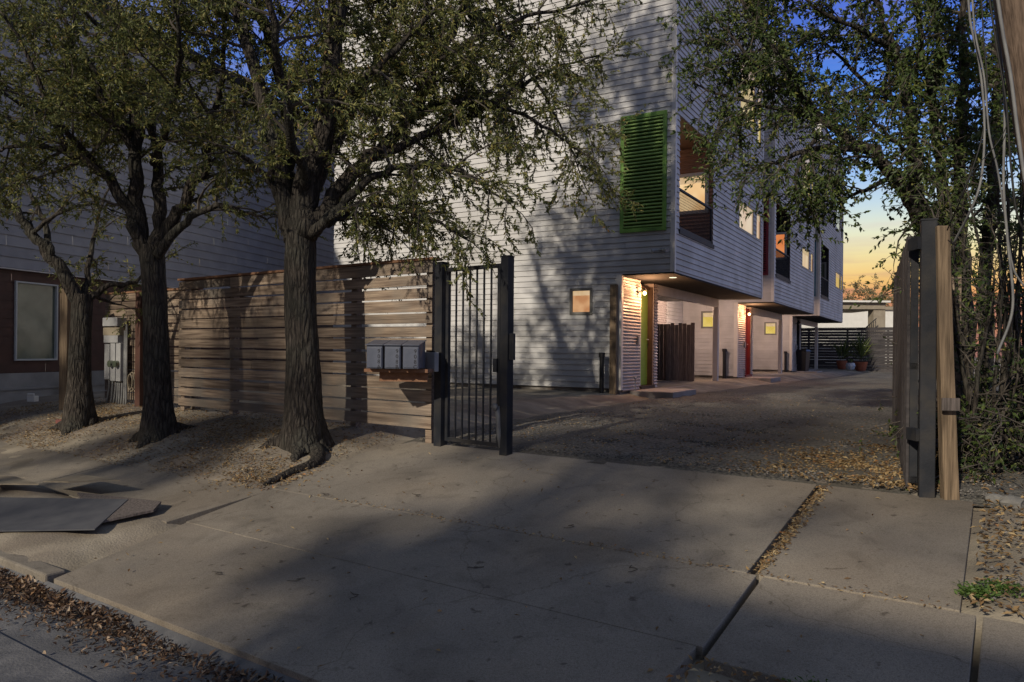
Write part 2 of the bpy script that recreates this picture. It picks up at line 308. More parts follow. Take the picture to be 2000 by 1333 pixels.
M['plinth'] = mat('plinth', (.24, .235, .22), (.31, .30, .28), .9, 3, bump=.3, c3=(.12, .11, .10), s3=1.5)
M['glass_l'] = mat('dark_glass', (.07, .085, .06), (.16, .18, .13), .07, 2.2, spec=.9)
M['win_warm'] = emit('warm_window', (.72, .40, .16), (.92, .66, .36), 1.0, 1.5)
M['win_or'] = emit('orange_window', (.50, .23, .10), (.70, .40, .20), .9, 4)
M['win_yel'] = emit('yellow_window', (.62, .44, .09), (.80, .62, .2), 1.0, 2)
M['win_white'] = emit('cream_window', (.66, .40, .24), (.85, .66, .46), 1.0, .9)
M['win_org'] = emit('amber_window', (.75, .22, .07), (.85, .3, .1), .8, 2)
M['blind'] = emit('lit_blind', (.62, .42, .22), (.70, .50, .30), .9, 6)
M['bulb'] = emit('bulb', (1, .60, .26), (1, .68, .34), 12, 1)
M['spot'] = emit('downlight', (1, .85, .55), (1, .85, .55), 3, 1)

# ------------------------------------------------------------------ frames of reference
OC = (-2.1, 4.33); TQ = (.825, -.565); NS = (.565, .825)
def cw(q, s): return (OC[0] + q * TQ[0] + s * NS[0], OC[1] + q * TQ[1] + s * NS[1])
def qs(x, y):
    dx, dy = x - OC[0], y - OC[1]; return dx * TQ[0] + dy * TQ[1], dx * NS[0] + dy * NS[1]
def sm(a, b, x): t = np.clip((x - a) / (b - a), 0, 1); return t * t * (3 - 2 * t)
def gz_qs(q, s, noise=0.0):
    q = np.asarray(q, float); s = np.asarray(s, float)
    z = np.interp(s, [-30, -12, -6, -.5, -.02, 0, 1.1, 2.0, 3.9, 7, 11, 60], [.4, .05, .10, -.055, -.07, 0, .15, .28, .525, .60, .64, .60])
    lw = sm(-1.7, -2.6, q)
    z = z + lw * (.13 * sm(1.9, 3.0, s) + .05 * sm(0, .3, s) * (1 - sm(.8, 1.1, s)))
    rw = sm(4.2, 5.0, q); z = z + rw * .05 * sm(1.9, 2.6, s)
    return z
def gz(x, y): q, s = qs(x, y); return float(gz_qs(q, s))
def gp(x, y, dz=0): return Vector((x, y, gz(x, y) + dz))
def vnoise(x, y, f, seed=0):
    return (np.sin(x * f * 1.7 + seed) * np.cos(y * f * 1.3 - seed * 2) + .6 * np.sin(x * f * 3.1 + y * f * 2.3 + seed * 3) + .4 * np.cos(x * f * 5.3 - y * f * 4.1 + seed)) / 2.0
OB = (2.135, 14.5); O_ = (.865, -.502); V_ = (.506, .862)
def bw(a, b, z): return np.array((OB[0] + a * O_[0] + b * V_[0], OB[1] + a * O_[1] + b * V_[1], z))
DA = np.array((O_[0], O_[1], 0)); DB = np.array((V_[0], V_[1], 0)); UZ = np.array((0, 0, 1.0))
def bbox(mb, a0, a1, b0, b1, z0, z1): mb.box(bw(a0, b0, z0), DA * (a1 - a0), DB * (b1 - b0), UZ * (z1 - z0)); return mb

# ------------------------------------------------------------------ ground
def grid(name, Q, Sv, dz, m, namp, nfreq, keep=None, kind='structure'):
    qq, ss = np.meshgrid(Q, Sv); x = OC[0] + qq * TQ[0] + ss * NS[0]; y = OC[1] + qq * TQ[1] + ss * NS[1]
    z = gz_qs(qq, ss) + dz + namp * vnoise(x, y, nfreq, 1) + namp * .5 * vnoise(x, y, nfreq * 3.7, 4)
    if keep is not None: z = keep(qq, ss, z)
    nQ, nS = len(Q), len(Sv); V = np.stack([x, y, z], -1).reshape(-1, 3)
    i = (np.arange(nS - 1)[:, None] * nQ + np.arange(nQ - 1)[None]).ravel()
    mb = MB(); mb.add(V, np.stack([i, i + 1, i + nQ + 1, i + nQ], -1)); o = mb.build(name, m, None, smooth=True, kind=kind); return o
Qf = np.concatenate([np.linspace(-140, -15, 14), np.arange(-14.5, 11, .09), np.linspace(12, 140, 14)])
Sf = np.concatenate([np.arange(0.0, 12.5, .09), np.linspace(13, 200, 22)])
def verge(qq, ss, z):
    inn = sm(-1.75, -1.45, qq) * (1 - sm(3.9, 4.15, qq)) * (1 - sm(3.8, 4.0, ss))
    inn = np.maximum(inn, ((ss > 1.0) & (ss < 2.05) & (qq > 3.8)) * 1.0)
    sw = ((ss > 1.12) & (ss < 1.9) & (qq < -1.4)) * sm(-4.6, -3.2, qq)
    return z - .06 * inn - .035 * sw + .02 * (1 - inn) * (ss < 1.05) * (qq < 4)
grid('ground', Qf, Sf, .0, M['dirt'], .014, 2.2, verge)
grid('street', np.concatenate([np.linspace(-120, -10, 8), np.arange(-9, 9, .25), np.linspace(10, 120, 8)]), np.concatenate([np.linspace(-12, -1, 12), np.arange(-.8, -.009, .1), [-.004]]), -.004, M['asphalt'], .003, 2)
grid('far_ground', np.linspace(-120, 120, 12), np.linspace(-80, -12.05, 6), 0, M['dirt'], 0, 1)
Qg = np.concatenate([np.arange(-1.6, 9.2, .1)]); Sg = np.concatenate([np.arange(3.83, 14, .1), np.linspace(14.2, 38, 40)])
def gk(qq, ss, z):
    x = OC[0] + qq * TQ[0] + ss * NS[0]; y = OC[1] + qq * TQ[1] + ss * NS[1]; return z - .012 + .042 * sm(3.85, 4.35, ss)
grid('gravel_driveway', Qg, Sg, .012, M['gravel'], .018, 2.6, gk)

# concrete slabs with real joints between them
def slabs(name, polys, m, th=.12, top=.012):
    mb = MB()
    for P in polys:
        pts = []
        for i in range(len(P)):
            a, b = P[i], P[(i + 1) % len(P)]; n = max(1, int(math.hypot(b[0] - a[0], b[1] - a[1]) / .5))
            for k in range(n): pts.append(tuple(a[j] + (b[j] - a[j]) * k / n for j in (0, 1)))
        xy = [cw(*p) for p in pts]; cx = sum(p[0] for p in pts) / len(pts); cs = sum(p[1] for p in pts) / len(pts)
        f = lambda q, s: float(np.interp(s, [-1, 0, 1.1, 2.0, 3.9, 9], [-.14, 0, .15, .28, .525, 1.1])) + top
        n = len(pts); V = [(*xy[i], f(*pts[i]) - th) for i in range(n)] + [(*xy[i], f(*pts[i])) for i in range(n)] + [(*cw(cx, cs), f(cx, cs))]
        t = [(2 * n, n + i, n + (i + 1) % n) for i in range(n)]; qd = [(i, (i + 1) % n, n + (i + 1) % n, n + i) for i in range(n)]
        mb.add(V, qd, t)
    return mb.build(name, m, None, bevel=.005, kind='structure')
g = .003
slabs('driveway', [
    [(-1.22, 0), (1.3, 0), (2.82, 0), (2.88, .55), (2.9, 1.1 - g), (-1.42, 1.1 - g)],
    [(-1.44, 1.1 + g), (2.93, 1.1 + g), (2.93, 2.0 - g), (-1.5, 2.0 - g)],
    [(-1.5, 2.0 + g), (2.87, 2.0 + g), (2.86, 3.9), (-1.5, 3.93), (-1.7, 3.3), (-1.55, 2.6)],
    [(2.94, 2.0 + g), (3.95, 2.0 + g), (3.93, 3.88), (2.93, 3.9)]], M['concrete'])
slabs('sidewalk', [
    [(2.965, 1.02), (4.02, 1.0), (4.02, 2.0 - g), (2.965, 2.0 - g)],
    [(4.05, 1.0), (7.0, 1.0), (7.0, 2.0 - g), (4.05, 2.0 - g)], [(7.03, 1.0), (12, 1.0), (12, 2.0 - g), (7.03, 2.0 - g)],
    [(-4.2, 1.1), (-1.62, 1.04), (-1.5, 1.96), (-4.2, 1.98)], [(-9.0, 1.1), (-4.23, 1.1), (-4.23, 1.98), (-9, 1.98)]], M['concrete'], top=.006)
mb = MB()
for q0, q1 in ((-9, -6.1), (-6.08, -3.2), (-3.18, -1.3)):
    a = cw(q0, -.02); mb.box((a[0], a[1], -.12), np.array((*TQ, 0)) * (q1 - q0), np.array((*NS, 0)) * .14, UZ * (.165 if q1 < -1.4 else .15))
mb.build('curb', M['concrete'], None, bevel=.015, kind='structure')
mb = MB()
for q0, q1 in ((-12, -6.5), (-6.48, -1.5), (-1.48, 3.4), (3.42, 12)):
    a = cw(q0, -.50); mb.prism([cw(q0, -1.25), cw(q1, -1.25), cw(q1, -.56), cw(q0, -.56)], -.2, lambda x, y: gz(x, y) + .012)
mb.build('gutter_pan', M['asphalt'], None, bevel=.01, kind='structure')

# loose leaves, pebbles and grass
def scatter(n, fn, ln, wd, tilt=.35, dz=.008):
    P = []; 
    Q, Sx = fn(n); x = OC[0] + Q * TQ[0] + Sx * NS[0]; y = OC[1] + Q * TQ[1] + Sx * NS[1]
    z = gz_qs(Q, Sx) + dz + np.abs(rng.normal(0, .008, len(Q)))
    P = np.stack([x, y, z], -1); a = rng.uniform(0, 6.283, len(Q)); D = np.stack([np.cos(a), np.sin(a), rng.normal(0, tilt, len(Q))], -1)
    Nn = np.stack([rng.normal(0, tilt, len(Q)), rng.normal(0, tilt, len(Q)), np.ones(len(Q))], -1)
    return P, D, Nn, rng.uniform(*ln, len(Q)), rng.uniform(*wd, len(Q))
def stuff(name, mb, m, label, cat): o = mb.build(name, m, None, kind='stuff'); o['label'] = label; o['category'] = cat; return o
mb = MB()
def f_gut(n):
    q = rng.normal(-1.1, 1.3, n); s = -.02 - np.abs(rng.normal(0, .17, n)); return q, np.clip(s, -.75, -.02)
mb.leaves(*scatter(4200, f_gut, (.018, .05), (.009, .022), .6, .006))
def f_gut2(n):
    c = rng.choice(4, n); q = np.array([-.55, -1.5, -2.7, 1.35])[c] + rng.normal(0, .35, n); s = -.03 - np.abs(rng.normal(0, .09, n)); return q, s
P_ = scatter(1500, f_gut2, (.025, .06), (.012, .028), .7, .02); mb.leaves(*P_)
stuff('fallen_leaves', mb, M['litterd'], 'brown dead leaves heaped along the street gutter below the driveway lip', 'leaves')
mb = MB()
def f_v(n):
    q = rng.uniform(-9.5, -1.8, n); s = rng.normal(2.9, .8, n); k = (s > 1.9) & (s < 5.2) & (vnoise(q, s, 1.1, 2) > rng.uniform(-.7, .6, n)); return q[k], s[k]
mb.leaves(*scatter(21000, f_v, (.025, .05), (.010, .02), .3, .006))
def f_v2(n): q = rng.normal(-2.05, .35, n); s = rng.normal(2.3, .25, n); return q, s
mb.leaves(*scatter(900, f_v2, (.03, .05), (.012, .02), .4, .006))
stuff('fallen_leaves', mb, M['litter'], 'dry tan oak leaves strewn over the dirt under the street trees', 'leaves')
mb = MB()
def f_g(n):
    q = rng.uniform(-1.4, 7.5, n); s = 3.95 + rng.gamma(1.6, 2.0, n); w = np.exp(-((q - 2.9) / 1.1) ** 2) * np.exp(-((s - 4.6) / .9) ** 2)
    k = (s < 16) & (rng.uniform(0, 1, n) < .22 + .8 * w) & (vnoise(q, s, 1.3, 5) + .8 * w > rng.uniform(-.8, .7, n)); return q[k], s[k]
mb.leaves(*scatter(42000, f_g, (.022, .05), (.012, .024), .35, .036))
def f_g2(n):
    q = 3.72 - np.abs(rng.normal(0, .7, n)); s = rng.uniform(3.95, 6.3, n); k = vnoise(q, s, 2.0, 8) > rng.uniform(-.9, .5, n); return q[k], s[k]
mb.leaves(*scatter(5200, f_g2, (.025, .055), (.014, .028), .35, .038))
stuff('fallen_leaves', mb, M['litter'], 'orange brown leaves spread over the gravel inside the gate', 'leaves')
mb = MB()
def f_r(n): q = rng.uniform(3.98, 7, n); s = rng.uniform(2.0, 4.3, n); k = vnoise(q, s, 1.8, 3) > rng.uniform(-1.1, .6, n); return q[k], s[k]
mb.leaves(*scatter(5200, f_r, (.03, .065), (.015, .03), .4, .03))
def f_j(n): s = rng.uniform(2.05, 3.85, n); return 2.915 + rng.normal(.02, .022, n), s
mb.leaves(*scatter(520, f_j, (.02, .04), (.01, .02), .4, .016))
def f_j2(n): q = rng.uniform(-1, 3.9, n); return q, 2.0 + rng.normal(0, .02, n)
mb.leaves(*scatter(260, f_j2, (.02, .035), (.008, .016), .4, .016))
def f_c(n): return rng.uniform(-1.4, 4.0, n), rng.uniform(.05, 3.85, n)
mb.leaves(*scatter(110, f_c, (.025, .05), (.012, .02), .4, .018))
def f_n(n): return rng.uniform(2.9, 4.0, n), rng.uniform(.2, .98, n)
mb.leaves(*scatter(500, f_n, (.025, .05), (.012, .024), .4, .02))
stuff('fallen_leaves', mb, M['litter'], 'scattered dry leaves on the concrete joints and the dirt by the right gate post', 'leaves')
# pebbles on the gravel
mb = MB(); oc = np.array([(1, 0, 0), (0, 1, 0), (-1, 0, 0), (0, -1, 0), (0, 0, 1), (0, 0, -1)], float)
tf = np.array([(0, 1, 4), (1, 2, 4), (2, 3, 4), (3, 0, 4), (1, 0, 5), (2, 1, 5), (3, 2, 5), (0, 3, 5)])
def pebbles(mb, q, s, r0, r1, dz):
    n = len(q); x = OC[0] + q * TQ[0] + s * NS[0]; y = OC[1] + q * TQ[1] + s * NS[1]; z = gz_qs(q, s) + dz
    r = rng.uniform(r0, r1, (n, 1, 1)) * rng.uniform(.6, 1.3, (n, 6, 3)) * np.array([1, 1, .6]); V = oc[None] * r + np.stack([x, y, z], -1)[:, None]
    mb.add(V.reshape(-1, 3), None, (tf[None] + (np.arange(n) * 6)[:, None, None]).reshape(-1, 3))
q = rng.uniform(-1.5, 6, 26000); s = 3.95 + rng.gamma(1.3, 2.2, 26000); pebbles(mb, q, s, .006, .016, .036)
stuff('gravel', mb, M['pebble'], 'small grey stones covering the drive behind the gates', 'gravel')
mb = MB(); q = rng.uniform(-9, -1.6, 3500); s = rng.uniform(1.9, 4, 3500); pebbles(mb, q, s, .004, .011, .004)
q = rng.uniform(4.0, 6.5, 1200); s = rng.uniform(2.0, 4, 1200); pebbles(mb, q, s, .006, .016, .03)
stuff('gravel', mb, M['pebble'], 'grit and small stones in the dirt beside the concrete drive', 'gravel')
def weeds(name, cx, cs, rad, n, h, label):
    mb = MB(); q = rng.normal(cx, rad, n); s = rng.normal(cs, rad * .8, n); x = OC[0] + q * TQ[0] + s * NS[0]; y = OC[1] + q * TQ[1] + s * NS[1]
    z = gz_qs(q, s) + .01 + rng.uniform(0, h, n); a = rng.uniform(0, 6.28, n)
    D = np.stack([np.cos(a), np.sin(a), rng.uniform(-.1, .9, n)], -1); Nn = np.stack([rng.normal(0, .5, n), rng.normal(0, .5, n), np.ones(n)], -1)
    mb.leaves(np.stack([x, y, z], -1), D, Nn, rng.uniform(.015, .04, n), rng.uniform(.008, .02, n)); return tag(mb.build(name, M['weed']), label, 'weed')
q0, s0 = qs(*at(1955, 1130, 3.95)[:2]); weeds('weed', q0, s0, .055, 260, .022, 'largest bright green clover weed on the dirt right of the drive')
q0, s0 = qs(*at(1907, 1172, 3.9)[:2]); weeds('weed', q0, s0, .04, 350, .035, 'small pale green weed at the dirt corner beside the sidewalk joint')
q0, s0 = qs(*at(1590, 1325, 3.15)[:2]); weeds('weed', q0, s0, .04, 200, .03, 'dark green weed tuft at the bottom edge below the sidewalk slab')

# ------------------------------------------------------------------ the three townhouses
def siding(mb, p0, du, nrm, u0, u1, z0, z1, exp=.115, lip=.017, holes=(), phase=None):
    """lap boards: p0 base point at z=0, du unit along wall, nrm unit outward"""
    zb = phase if phase is not None else z0
    k0 = int(math.floor((z0 - zb) / exp)); k1 = int(math.ceil((z1 - zb) / exp))
    cuts_z = sorted({h[2] for h in holes} | {h[3] for h in holes})
    for k in range(k0, k1):
        a = zb + k * exp; b = a + exp; lo = max(a, z0); hi = min(b, z1)
        if hi - lo < 1e-4: continue
        zz = [lo] + [c for c in cuts_z if lo + 1e-4 < c < hi - 1e-4] + [hi]
        for za, zc in zip(zz[:-1], zz[1:]):
            mid = (za + zc) / 2; iv = [(u0, u1)]
            for h in holes:
                if h[2] < mid < h[3]:
                    nv = []
                    for (s, e) in iv:
                        if h[1] <= s or h[0] >= e: nv.append((s, e)); continue
                        if h[0] > s: nv.append((s, h[0]))
                        if h[1] < e: nv.append((h[1], e))
                    iv = nv
            oa = lip * (1 - (za - a) / exp); ob = lip * (1 - (zc - a) / exp)
            jx = u0 + (k * 1.37 % 3.6); iv2 = []
            for s, e in iv:
                c_ = jx
                while c_ < e:
                    if c_ - s > .25 and e - c_ > .25: iv2.append((s, c_ - .0015)); s = c_ + .0015
                    c_ += 3.6
                iv2.append((s, e))
            for s, e in iv2:
                gp_ = min(.008, (zc - za) * .5) if abs(za - a) < 1e-6 else 0.0; ze = za + gp_
                if gp_: mb.quad(p0 + du * s - nrm * .004 + UZ * za, p0 + du * e - nrm * .004 + UZ * za, p0 + du * e - nrm * .004 + UZ * ze, p0 + du * s - nrm * .004 + UZ * ze)
                A = p0 + du * s + nrm * oa + UZ * ze; B = p0 + du * e + nrm * oa + UZ * ze; Cc = p0 + du * e + nrm * ob + UZ * zc; D = p0 + du * s + nrm * ob + UZ * zc
                mb.quad(A, B, Cc, D)
                if gp_: mb.quad(p0 + du * s - nrm * .004 + UZ * ze, p0 + du * e - nrm * .004 + UZ * ze, B, A)
def corr(mb, p0, du, nrm, u0, u1, z0, z1, pitch=.066, amp=.012, holes=()):
    n = max(2, int((z1 - z0) / pitch * 6)); 
    zs = np.linspace(z0, z1, n + 1); o = amp * (np.sin(zs / pitch * 2 * math.pi) + 1)
    for i in range(n):
        mid = (zs[i] + zs[i + 1]) / 2; iv = [(u0, u1)]
        for h in holes:
            if h[2] < mid < h[3]:
                nv = []
                for (s, e) in iv:
                    if h[0] > s: nv.append((s, min(e, h[0])))
                    if h[1] < e: nv.append((max(s, h[1]), e))
                iv = nv
        for s, e in iv:
            mb.quad(p0 + du * s + nrm * o[i] + UZ * zs[i], p0 + du * e + nrm * o[i] + UZ * zs[i], p0 + du * e + nrm * o[i + 1] + UZ * zs[i + 1], p0 + du * s + nrm * o[i + 1] + UZ * zs[i + 1])
def window(root, p0, du, nrm, u0, u1, z0, z1, fm, pm, fw=.05, out=.03, inn=.05, mull=None, label=None):
    mb = MB()
    def bar(ua, ub, za, zb): mb.box(p0 + du * ua + UZ * za - nrm * inn, du * (ub - ua), nrm * (inn + out), UZ * (zb - za))
    bar(u0 - fw, u0, z0 - fw, z1 + fw); bar(u1, u1 + fw, z0 - fw, z1 + fw); bar(u0, u1, z0 - fw, z0); bar(u0, u1, z1, z1 + fw)
    BL = {'cream_window': .26, 'warm_window': .2, 'yellow_window': .3, 'orange_window': .22}.get(pm.name)
    if mull: bar((u0 + u1) / 2 - .02, (u0 + u1) / 2 + .02, z0, z1)
    f = mb.build('window', fm, root, bevel=.004, label=label)
    MB().quad(p0 + du * u0 + UZ * z0 - nrm * .015, p0 + du * u1 + UZ * z0 - nrm * .015, p0 + du * u1 + UZ * z1 - nrm * .015, p0 + du * u0 + UZ * z1 - nrm * .015).build('pane', pm, f)
    if BL: MB().box(p0 + du * (u0 + .004) + UZ * (z1 - (z1 - z0) * BL) - nrm * .012, du * (u1 - u0 - .008), nrm * .006, UZ * ((z1 - z0) * BL - .002)).build('blind', M['blind'], f)
    return f
ZR = 11.0; ZS = 3.10; ZF = .84; EA = 1.06; LN = 7.77; LFT = -7.6
def lamp(root, a, b, z, w, lit=True):
    p = bw(a, b, z)
    l = MB().tube([p - DA * .17 + UZ * .02, p - DA * .155 + UZ * .02], .05, 12); l.tube([p - DA * .155 + UZ * .02, p + UZ * .075], .012, 8)
    l.tube([p + UZ * .06, p + UZ * .10], [.05, .02], 12)
    f = l.build('porch_light', M['darkmetal'], root)
    g = MB(); th = np.linspace(0, math.pi, 7); g.tube([p + UZ * (.042 * math.cos(t)) for t in th], [max(.003, .038 * math.sin(t)) for t in th], 12)
    g.build('bulb', M['bulb'] if lit else M['winframe'], f, smooth=True)
    if lit:
        ld = bpy.data.lights.new('porch_glow', 'POINT'); ld.energy = w; ld.color = (1, .50, .23); ld.shadow_soft_size = .06
        lo = bpy.data.objects.new('porch_glow', ld); COL.objects.link(lo); lo.location = Vector(p + DA * .12); 
def unit(b0, shut, doorc, frontpane, balpane, sidepane, label, n):
    root = thing('townhouse', Vector(bw(0, b0, .6)), label, 'townhouse', 'townhouses along the gravel drive')
    Bp = lambda a, b, z: bw(a, b0 + b, z)
    def bx(mb, a0, a1, b1, b2, z0, z1): return bbox(mb, a0, a1, b0 + b1, b0 + b2, z0, z1)
    bal = (.28, 2.67, 3.95, 6.13)
    # siding walls
    w = MB()
    siding(w, Bp(0, 0, 0), DA, -DB, LFT, EA, ZS, ZR, phase=ZF, holes=[(0.04, .86, 3.96, 6.12)])
    siding(w, Bp(0, 0, 0), DA, -DB, LFT, 0, ZF, ZS, phase=ZF, holes=[(-1.05, -.66, 2.37, 2.80)])
    tops = [(5.05, 6.7, 7.45, 9.0), (7.0, 7.5, 7.2, 9.0)]
    wins = [(5.05, 6.65, 4.66, 5.40), (6.98, 7.52, 4.66, 5.40)]
    siding(w, Bp(EA, 0, 0), DB, DA, 0, LN, ZS, ZR, phase=ZF, holes=[bal] + wins + tops)
    siding(w, Bp(-1.7, 0, 0), DB, DA, LN + .02, 9.4, ZF, ZR, phase=ZF)
    for (a0, b1, a1, b2) in ((LFT, 0, LFT, LN), (LFT, LN, EA, LN)):
        A, B = Bp(a0, b1, ZF), Bp(a1, b2, ZF); w.quad(A, B, B + UZ * (ZR - ZF), A + UZ * (ZR - ZF)) if a0 == a1 else None
    A, B = Bp(LFT, LN, ZF), Bp(-1.7, LN, ZF); w.quad(A, B, B + UZ * (ZR - ZF), A + UZ * (ZR - ZF))
    A, B = Bp(-1.7, LN, ZS), Bp(EA, LN, ZS); w.quad(A, B, B + UZ * (ZR - ZS), A + UZ * (ZR - ZS))
    w.build('wall', M['siding'], root)
    for tt in ((EA + .001, EA + .022, -.02, .065, ZS, ZR), (EA - .065, EA, -.022, -.001, ZS, ZR), (EA + .001, EA + .022, LN - .07, LN + .02, ZS, ZR),
               (-.09, 0, -.022, -.001, ZF - .02, ZS - .003), (.001, .022, -.02, .08, ZF - .02, ZS - .003)):
        bx(MB(), *tt).build('corner_trim', M['trim'], root)
    bx(MB(), LFT - .05, EA + .05, -.05, LN + .05, ZR, ZR + .12).build('roof', M['dark'], root)
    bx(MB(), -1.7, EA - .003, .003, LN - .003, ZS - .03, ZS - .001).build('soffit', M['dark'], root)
    fd = MB(); bx(fd, LFT, -.03, .05, .2, .35, ZF - .002); bx(fd, -.2, -.03, .2, 2.1, .35, ZF - .002); bx(fd, -1.9, -1.75, 2.1, 9.4, .35, ZF - .002)
    fd.build('foundation', M['found'], root)
    # corrugated entry wall, alcove
    c = MB(); corr(c, Bp(0, 0, 0), DB, DA, .085, 1.04, ZF - .06, ZS - .035); c.build('corrugated_wall', M['corr'], root)
    c = MB(); corr(c, Bp(0, 0, 0), DB, DA, 1.90, 2.12, ZF - .06, ZS - .035); corr(c, Bp(0, 2.12, 0), -DA, DB, 0, 1.7, ZF, ZS - .035, holes=[(.35, 1.15, ZF, 2.75)])
    corr(c, Bp(-1.7, 0, 0), DB, DA, 2.14, LN, ZF, ZS - .035, holes=[(2.7, 3.55, ZF, 2.75)])
    bx(c, -.3, .0, 1.01, 1.04, ZF - .05, ZS - .035); bx(c, -.3, .0, 1.88, 1.90, ZF - .05, ZS - .035)
    c.build('corrugated_wall', M['corr'], root)
    d = bx(MB(), -.15, -.11, 1.10, 1.82, ZF + .02, 2.92).build('door', doorc, root, bevel=.004)
    if n == 0: bx(MB(), -.109, -.104, 1.12, 1.30, ZF + .55, 2.86).build('door_glass', M['winframe'], d)
    p = Bp(-.10, 1.75, ZF + 1.0); MB().tube([p, p + DA * .04, p + DA * .04 - DB * .1], .01, 8).build('handle', M['winframe'], d)
    bx(MB(), -.25, .01, 1.045, 1.09, ZF + .016, 2.98).build('door_jamb', M['trim'] if n != 1 else M['red'], root)
    fr = MB(); bx(fr, -.25, -.01, 1.83, 1.875, ZF, 2.98); bx(fr, -.25, -.06, 1.09, 1.83, 2.92, 2.98); bx(fr, -.2, .05, 1.04, 1.88, ZF - .06, ZF + .015)
    fr.build('door_frame', (M['jamb'], M['red'], M['darkmetal'])[n], root)
    d = bx(MB(), -1.78, -1.73, 2.72, 3.53, ZF, 2.73).build('door', M['brown_corr'], root)
    fr = MB(); bx(fr, -1.74, -1.66, 2.66, 2.72, ZF, 2.79); bx(fr, -1.74, -1.66, 3.53, 3.59, ZF, 2.79); bx(fr, -1.74, -1.66, 2.72, 3.53, 2.73, 2.79); fr.build('door_frame', M['trim'], root)
    be = MB(); bx(be, -.10, .0, 2.15, 7.26, 2.84, ZS - .032); be.build('beam', M['trim'], root, bevel=.005)
    po = MB(); bx(po, -.12, .02, 7.10, 7.24, .55, 2.838); bx(po, -.16, .06, 7.06, 7.28, .5, .66) if n else None
    po.build('post', M['trim'], root, bevel=.006)
    sb = MB(); bx(sb, -1.68, .10, 2.15, 7.45, .42, ZF - .08); sb.build('carport_slab', M['slab'], root, bevel=.01)
    sb = MB(); bx(sb, .03, .93, .42, 1.98, .45, ZF - .05); sb.build('porch_step', M['slab'], root, bevel=.012)
    window(root, Bp(0, 0, 0), DA, -DB, -1.05, -.66, 2.37, 2.80, M['greyframe'], frontpane, .055)
    for k, (u0, u1, z0, z1) in enumerate(wins): window(root, Bp(EA, 0, 0), DB, DA, u0 + .04, u1 - .04, z0 + .04, z1 - .04, M['greyframe'], sidepane, .04, out=.012)
    for k, (u0, u1, z0, z1) in enumerate(tops): window(root, Bp(EA, 0, 0), DB, DA, u0 + .04, u1 - .04, z0 + .04, z1 - .04, M['greyframe'], M['win_yel'] if n < 2 else M['glass_l'], .04, out=.012)
    # louvred shutter on the balcony front
    s = MB()
    bx(s, -.02, .05, -.055, .0, 3.90, 6.18); bx(s, .84, .91, -.055, .0, 3.90, 6.18); bx(s, .05, .84, -.055, 0, 3.90, 3.975); bx(s, .05, .84, -.055, 0, 6.10, 6.18)
    sf = s.build('shutter', shut, root)
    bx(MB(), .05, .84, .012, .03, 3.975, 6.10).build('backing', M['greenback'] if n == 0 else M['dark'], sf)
    s = MB()
    for k in range(31):
        z = 4.0 + k * .0685; p = Bp(.05, -.05, z + random.uniform(-.003, .003)); s.box(p, DA * .79, DB * .040 - UZ * .012, UZ * .026)
    s.build('louvres', M['greenslat'] if n == 0 else shut, sf)
    # balcony recess
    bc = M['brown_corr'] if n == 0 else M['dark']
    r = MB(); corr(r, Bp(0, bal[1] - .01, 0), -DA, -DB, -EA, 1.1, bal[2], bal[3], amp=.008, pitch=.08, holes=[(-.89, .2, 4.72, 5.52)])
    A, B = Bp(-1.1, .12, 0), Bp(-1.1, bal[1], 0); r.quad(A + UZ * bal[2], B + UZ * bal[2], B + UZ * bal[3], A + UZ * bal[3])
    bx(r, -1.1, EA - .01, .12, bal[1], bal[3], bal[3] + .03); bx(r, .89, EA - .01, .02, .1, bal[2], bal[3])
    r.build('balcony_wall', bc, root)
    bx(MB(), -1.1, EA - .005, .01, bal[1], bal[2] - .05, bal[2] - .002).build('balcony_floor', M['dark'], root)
    window(root, Bp(0, bal[1] - .015, 0), DA, -DB, -.2, .89, 4.74, 5.50, M['winframe'] if n < 2 else M['greyframe'], balpane, .075, out=.025)
    ra = MB(); b1, b2 = bal[0] + .02, bal[1] - .02
    bx(ra, EA - .05, EA - .01, b1, b2, 4.72, 4.76); bx(ra, EA - .05, EA - .01, b1, b2, 3.97, 4.01); bx(ra, EA - .05, EA - .01, b1, b1 + .04, 4.01, 4.72); bx(ra, EA - .05, EA - .01, b2 - .04, b2, 4.01, 4.72)
    rl = ra.build('railing', M['darkmetal'], root)
    ms = MB()
    k = b1 + .09
    while k < b2 - .05: ms.tube([Bp(EA - .03, k, 4.01), Bp(EA - .03, k, 4.72)], .004, 4, False); k += .055
    for zz in np.arange(4.05, 4.72, .055): ms.tube([Bp(EA - .036, b1 + .04, zz), Bp(EA - .036, b2 - .04, zz)], .0035, 4, False)
    ms.build('mesh_infill', M['darkmetal'], rl)
    bx(MB(), EA - .02, EA + .035, bal[0] - .03, bal[1] + .03, 3.86, 3.945).build('sill', M['darkmetal'], root)
    lamp(root, .17, b0 + .86, 2.78, 58 if n < 2 else 0, n < 2)
    m = bx(MB(), .025, .07, .80, .89, 1.72, 1.90).build('meter_box', M['greybox'], root, bevel=.005)
    p = Bp(.10, .55, .5); MB().tube([p, p + UZ * .55, p + UZ * .55 - DA * .06], .012, 8).tube([p + UZ * .55 - DB * .06, p + UZ * .55 + DB * .06], .022, 8).build('water_tap', M['greybox'], root)
    return root
U1 = unit(0, M['green'], M['greend'], M['win_or'], M['win_warm'], M['win_white'], 'nearest pale grey townhouse with green louvred shutter and lime door', 0)
U2 = unit(9.40, M['red'], M['red'], M['win_yel'], M['win_org'], M['win_white'], 'middle grey townhouse with red shutter and red front door', 1)
U3 = unit(18.80, M['teal'], M['darkmetal'], M['win_yel'], M['glass_l'], M['win_yel'], 'farthest grey townhouse with teal shutter and dark front door', 2)
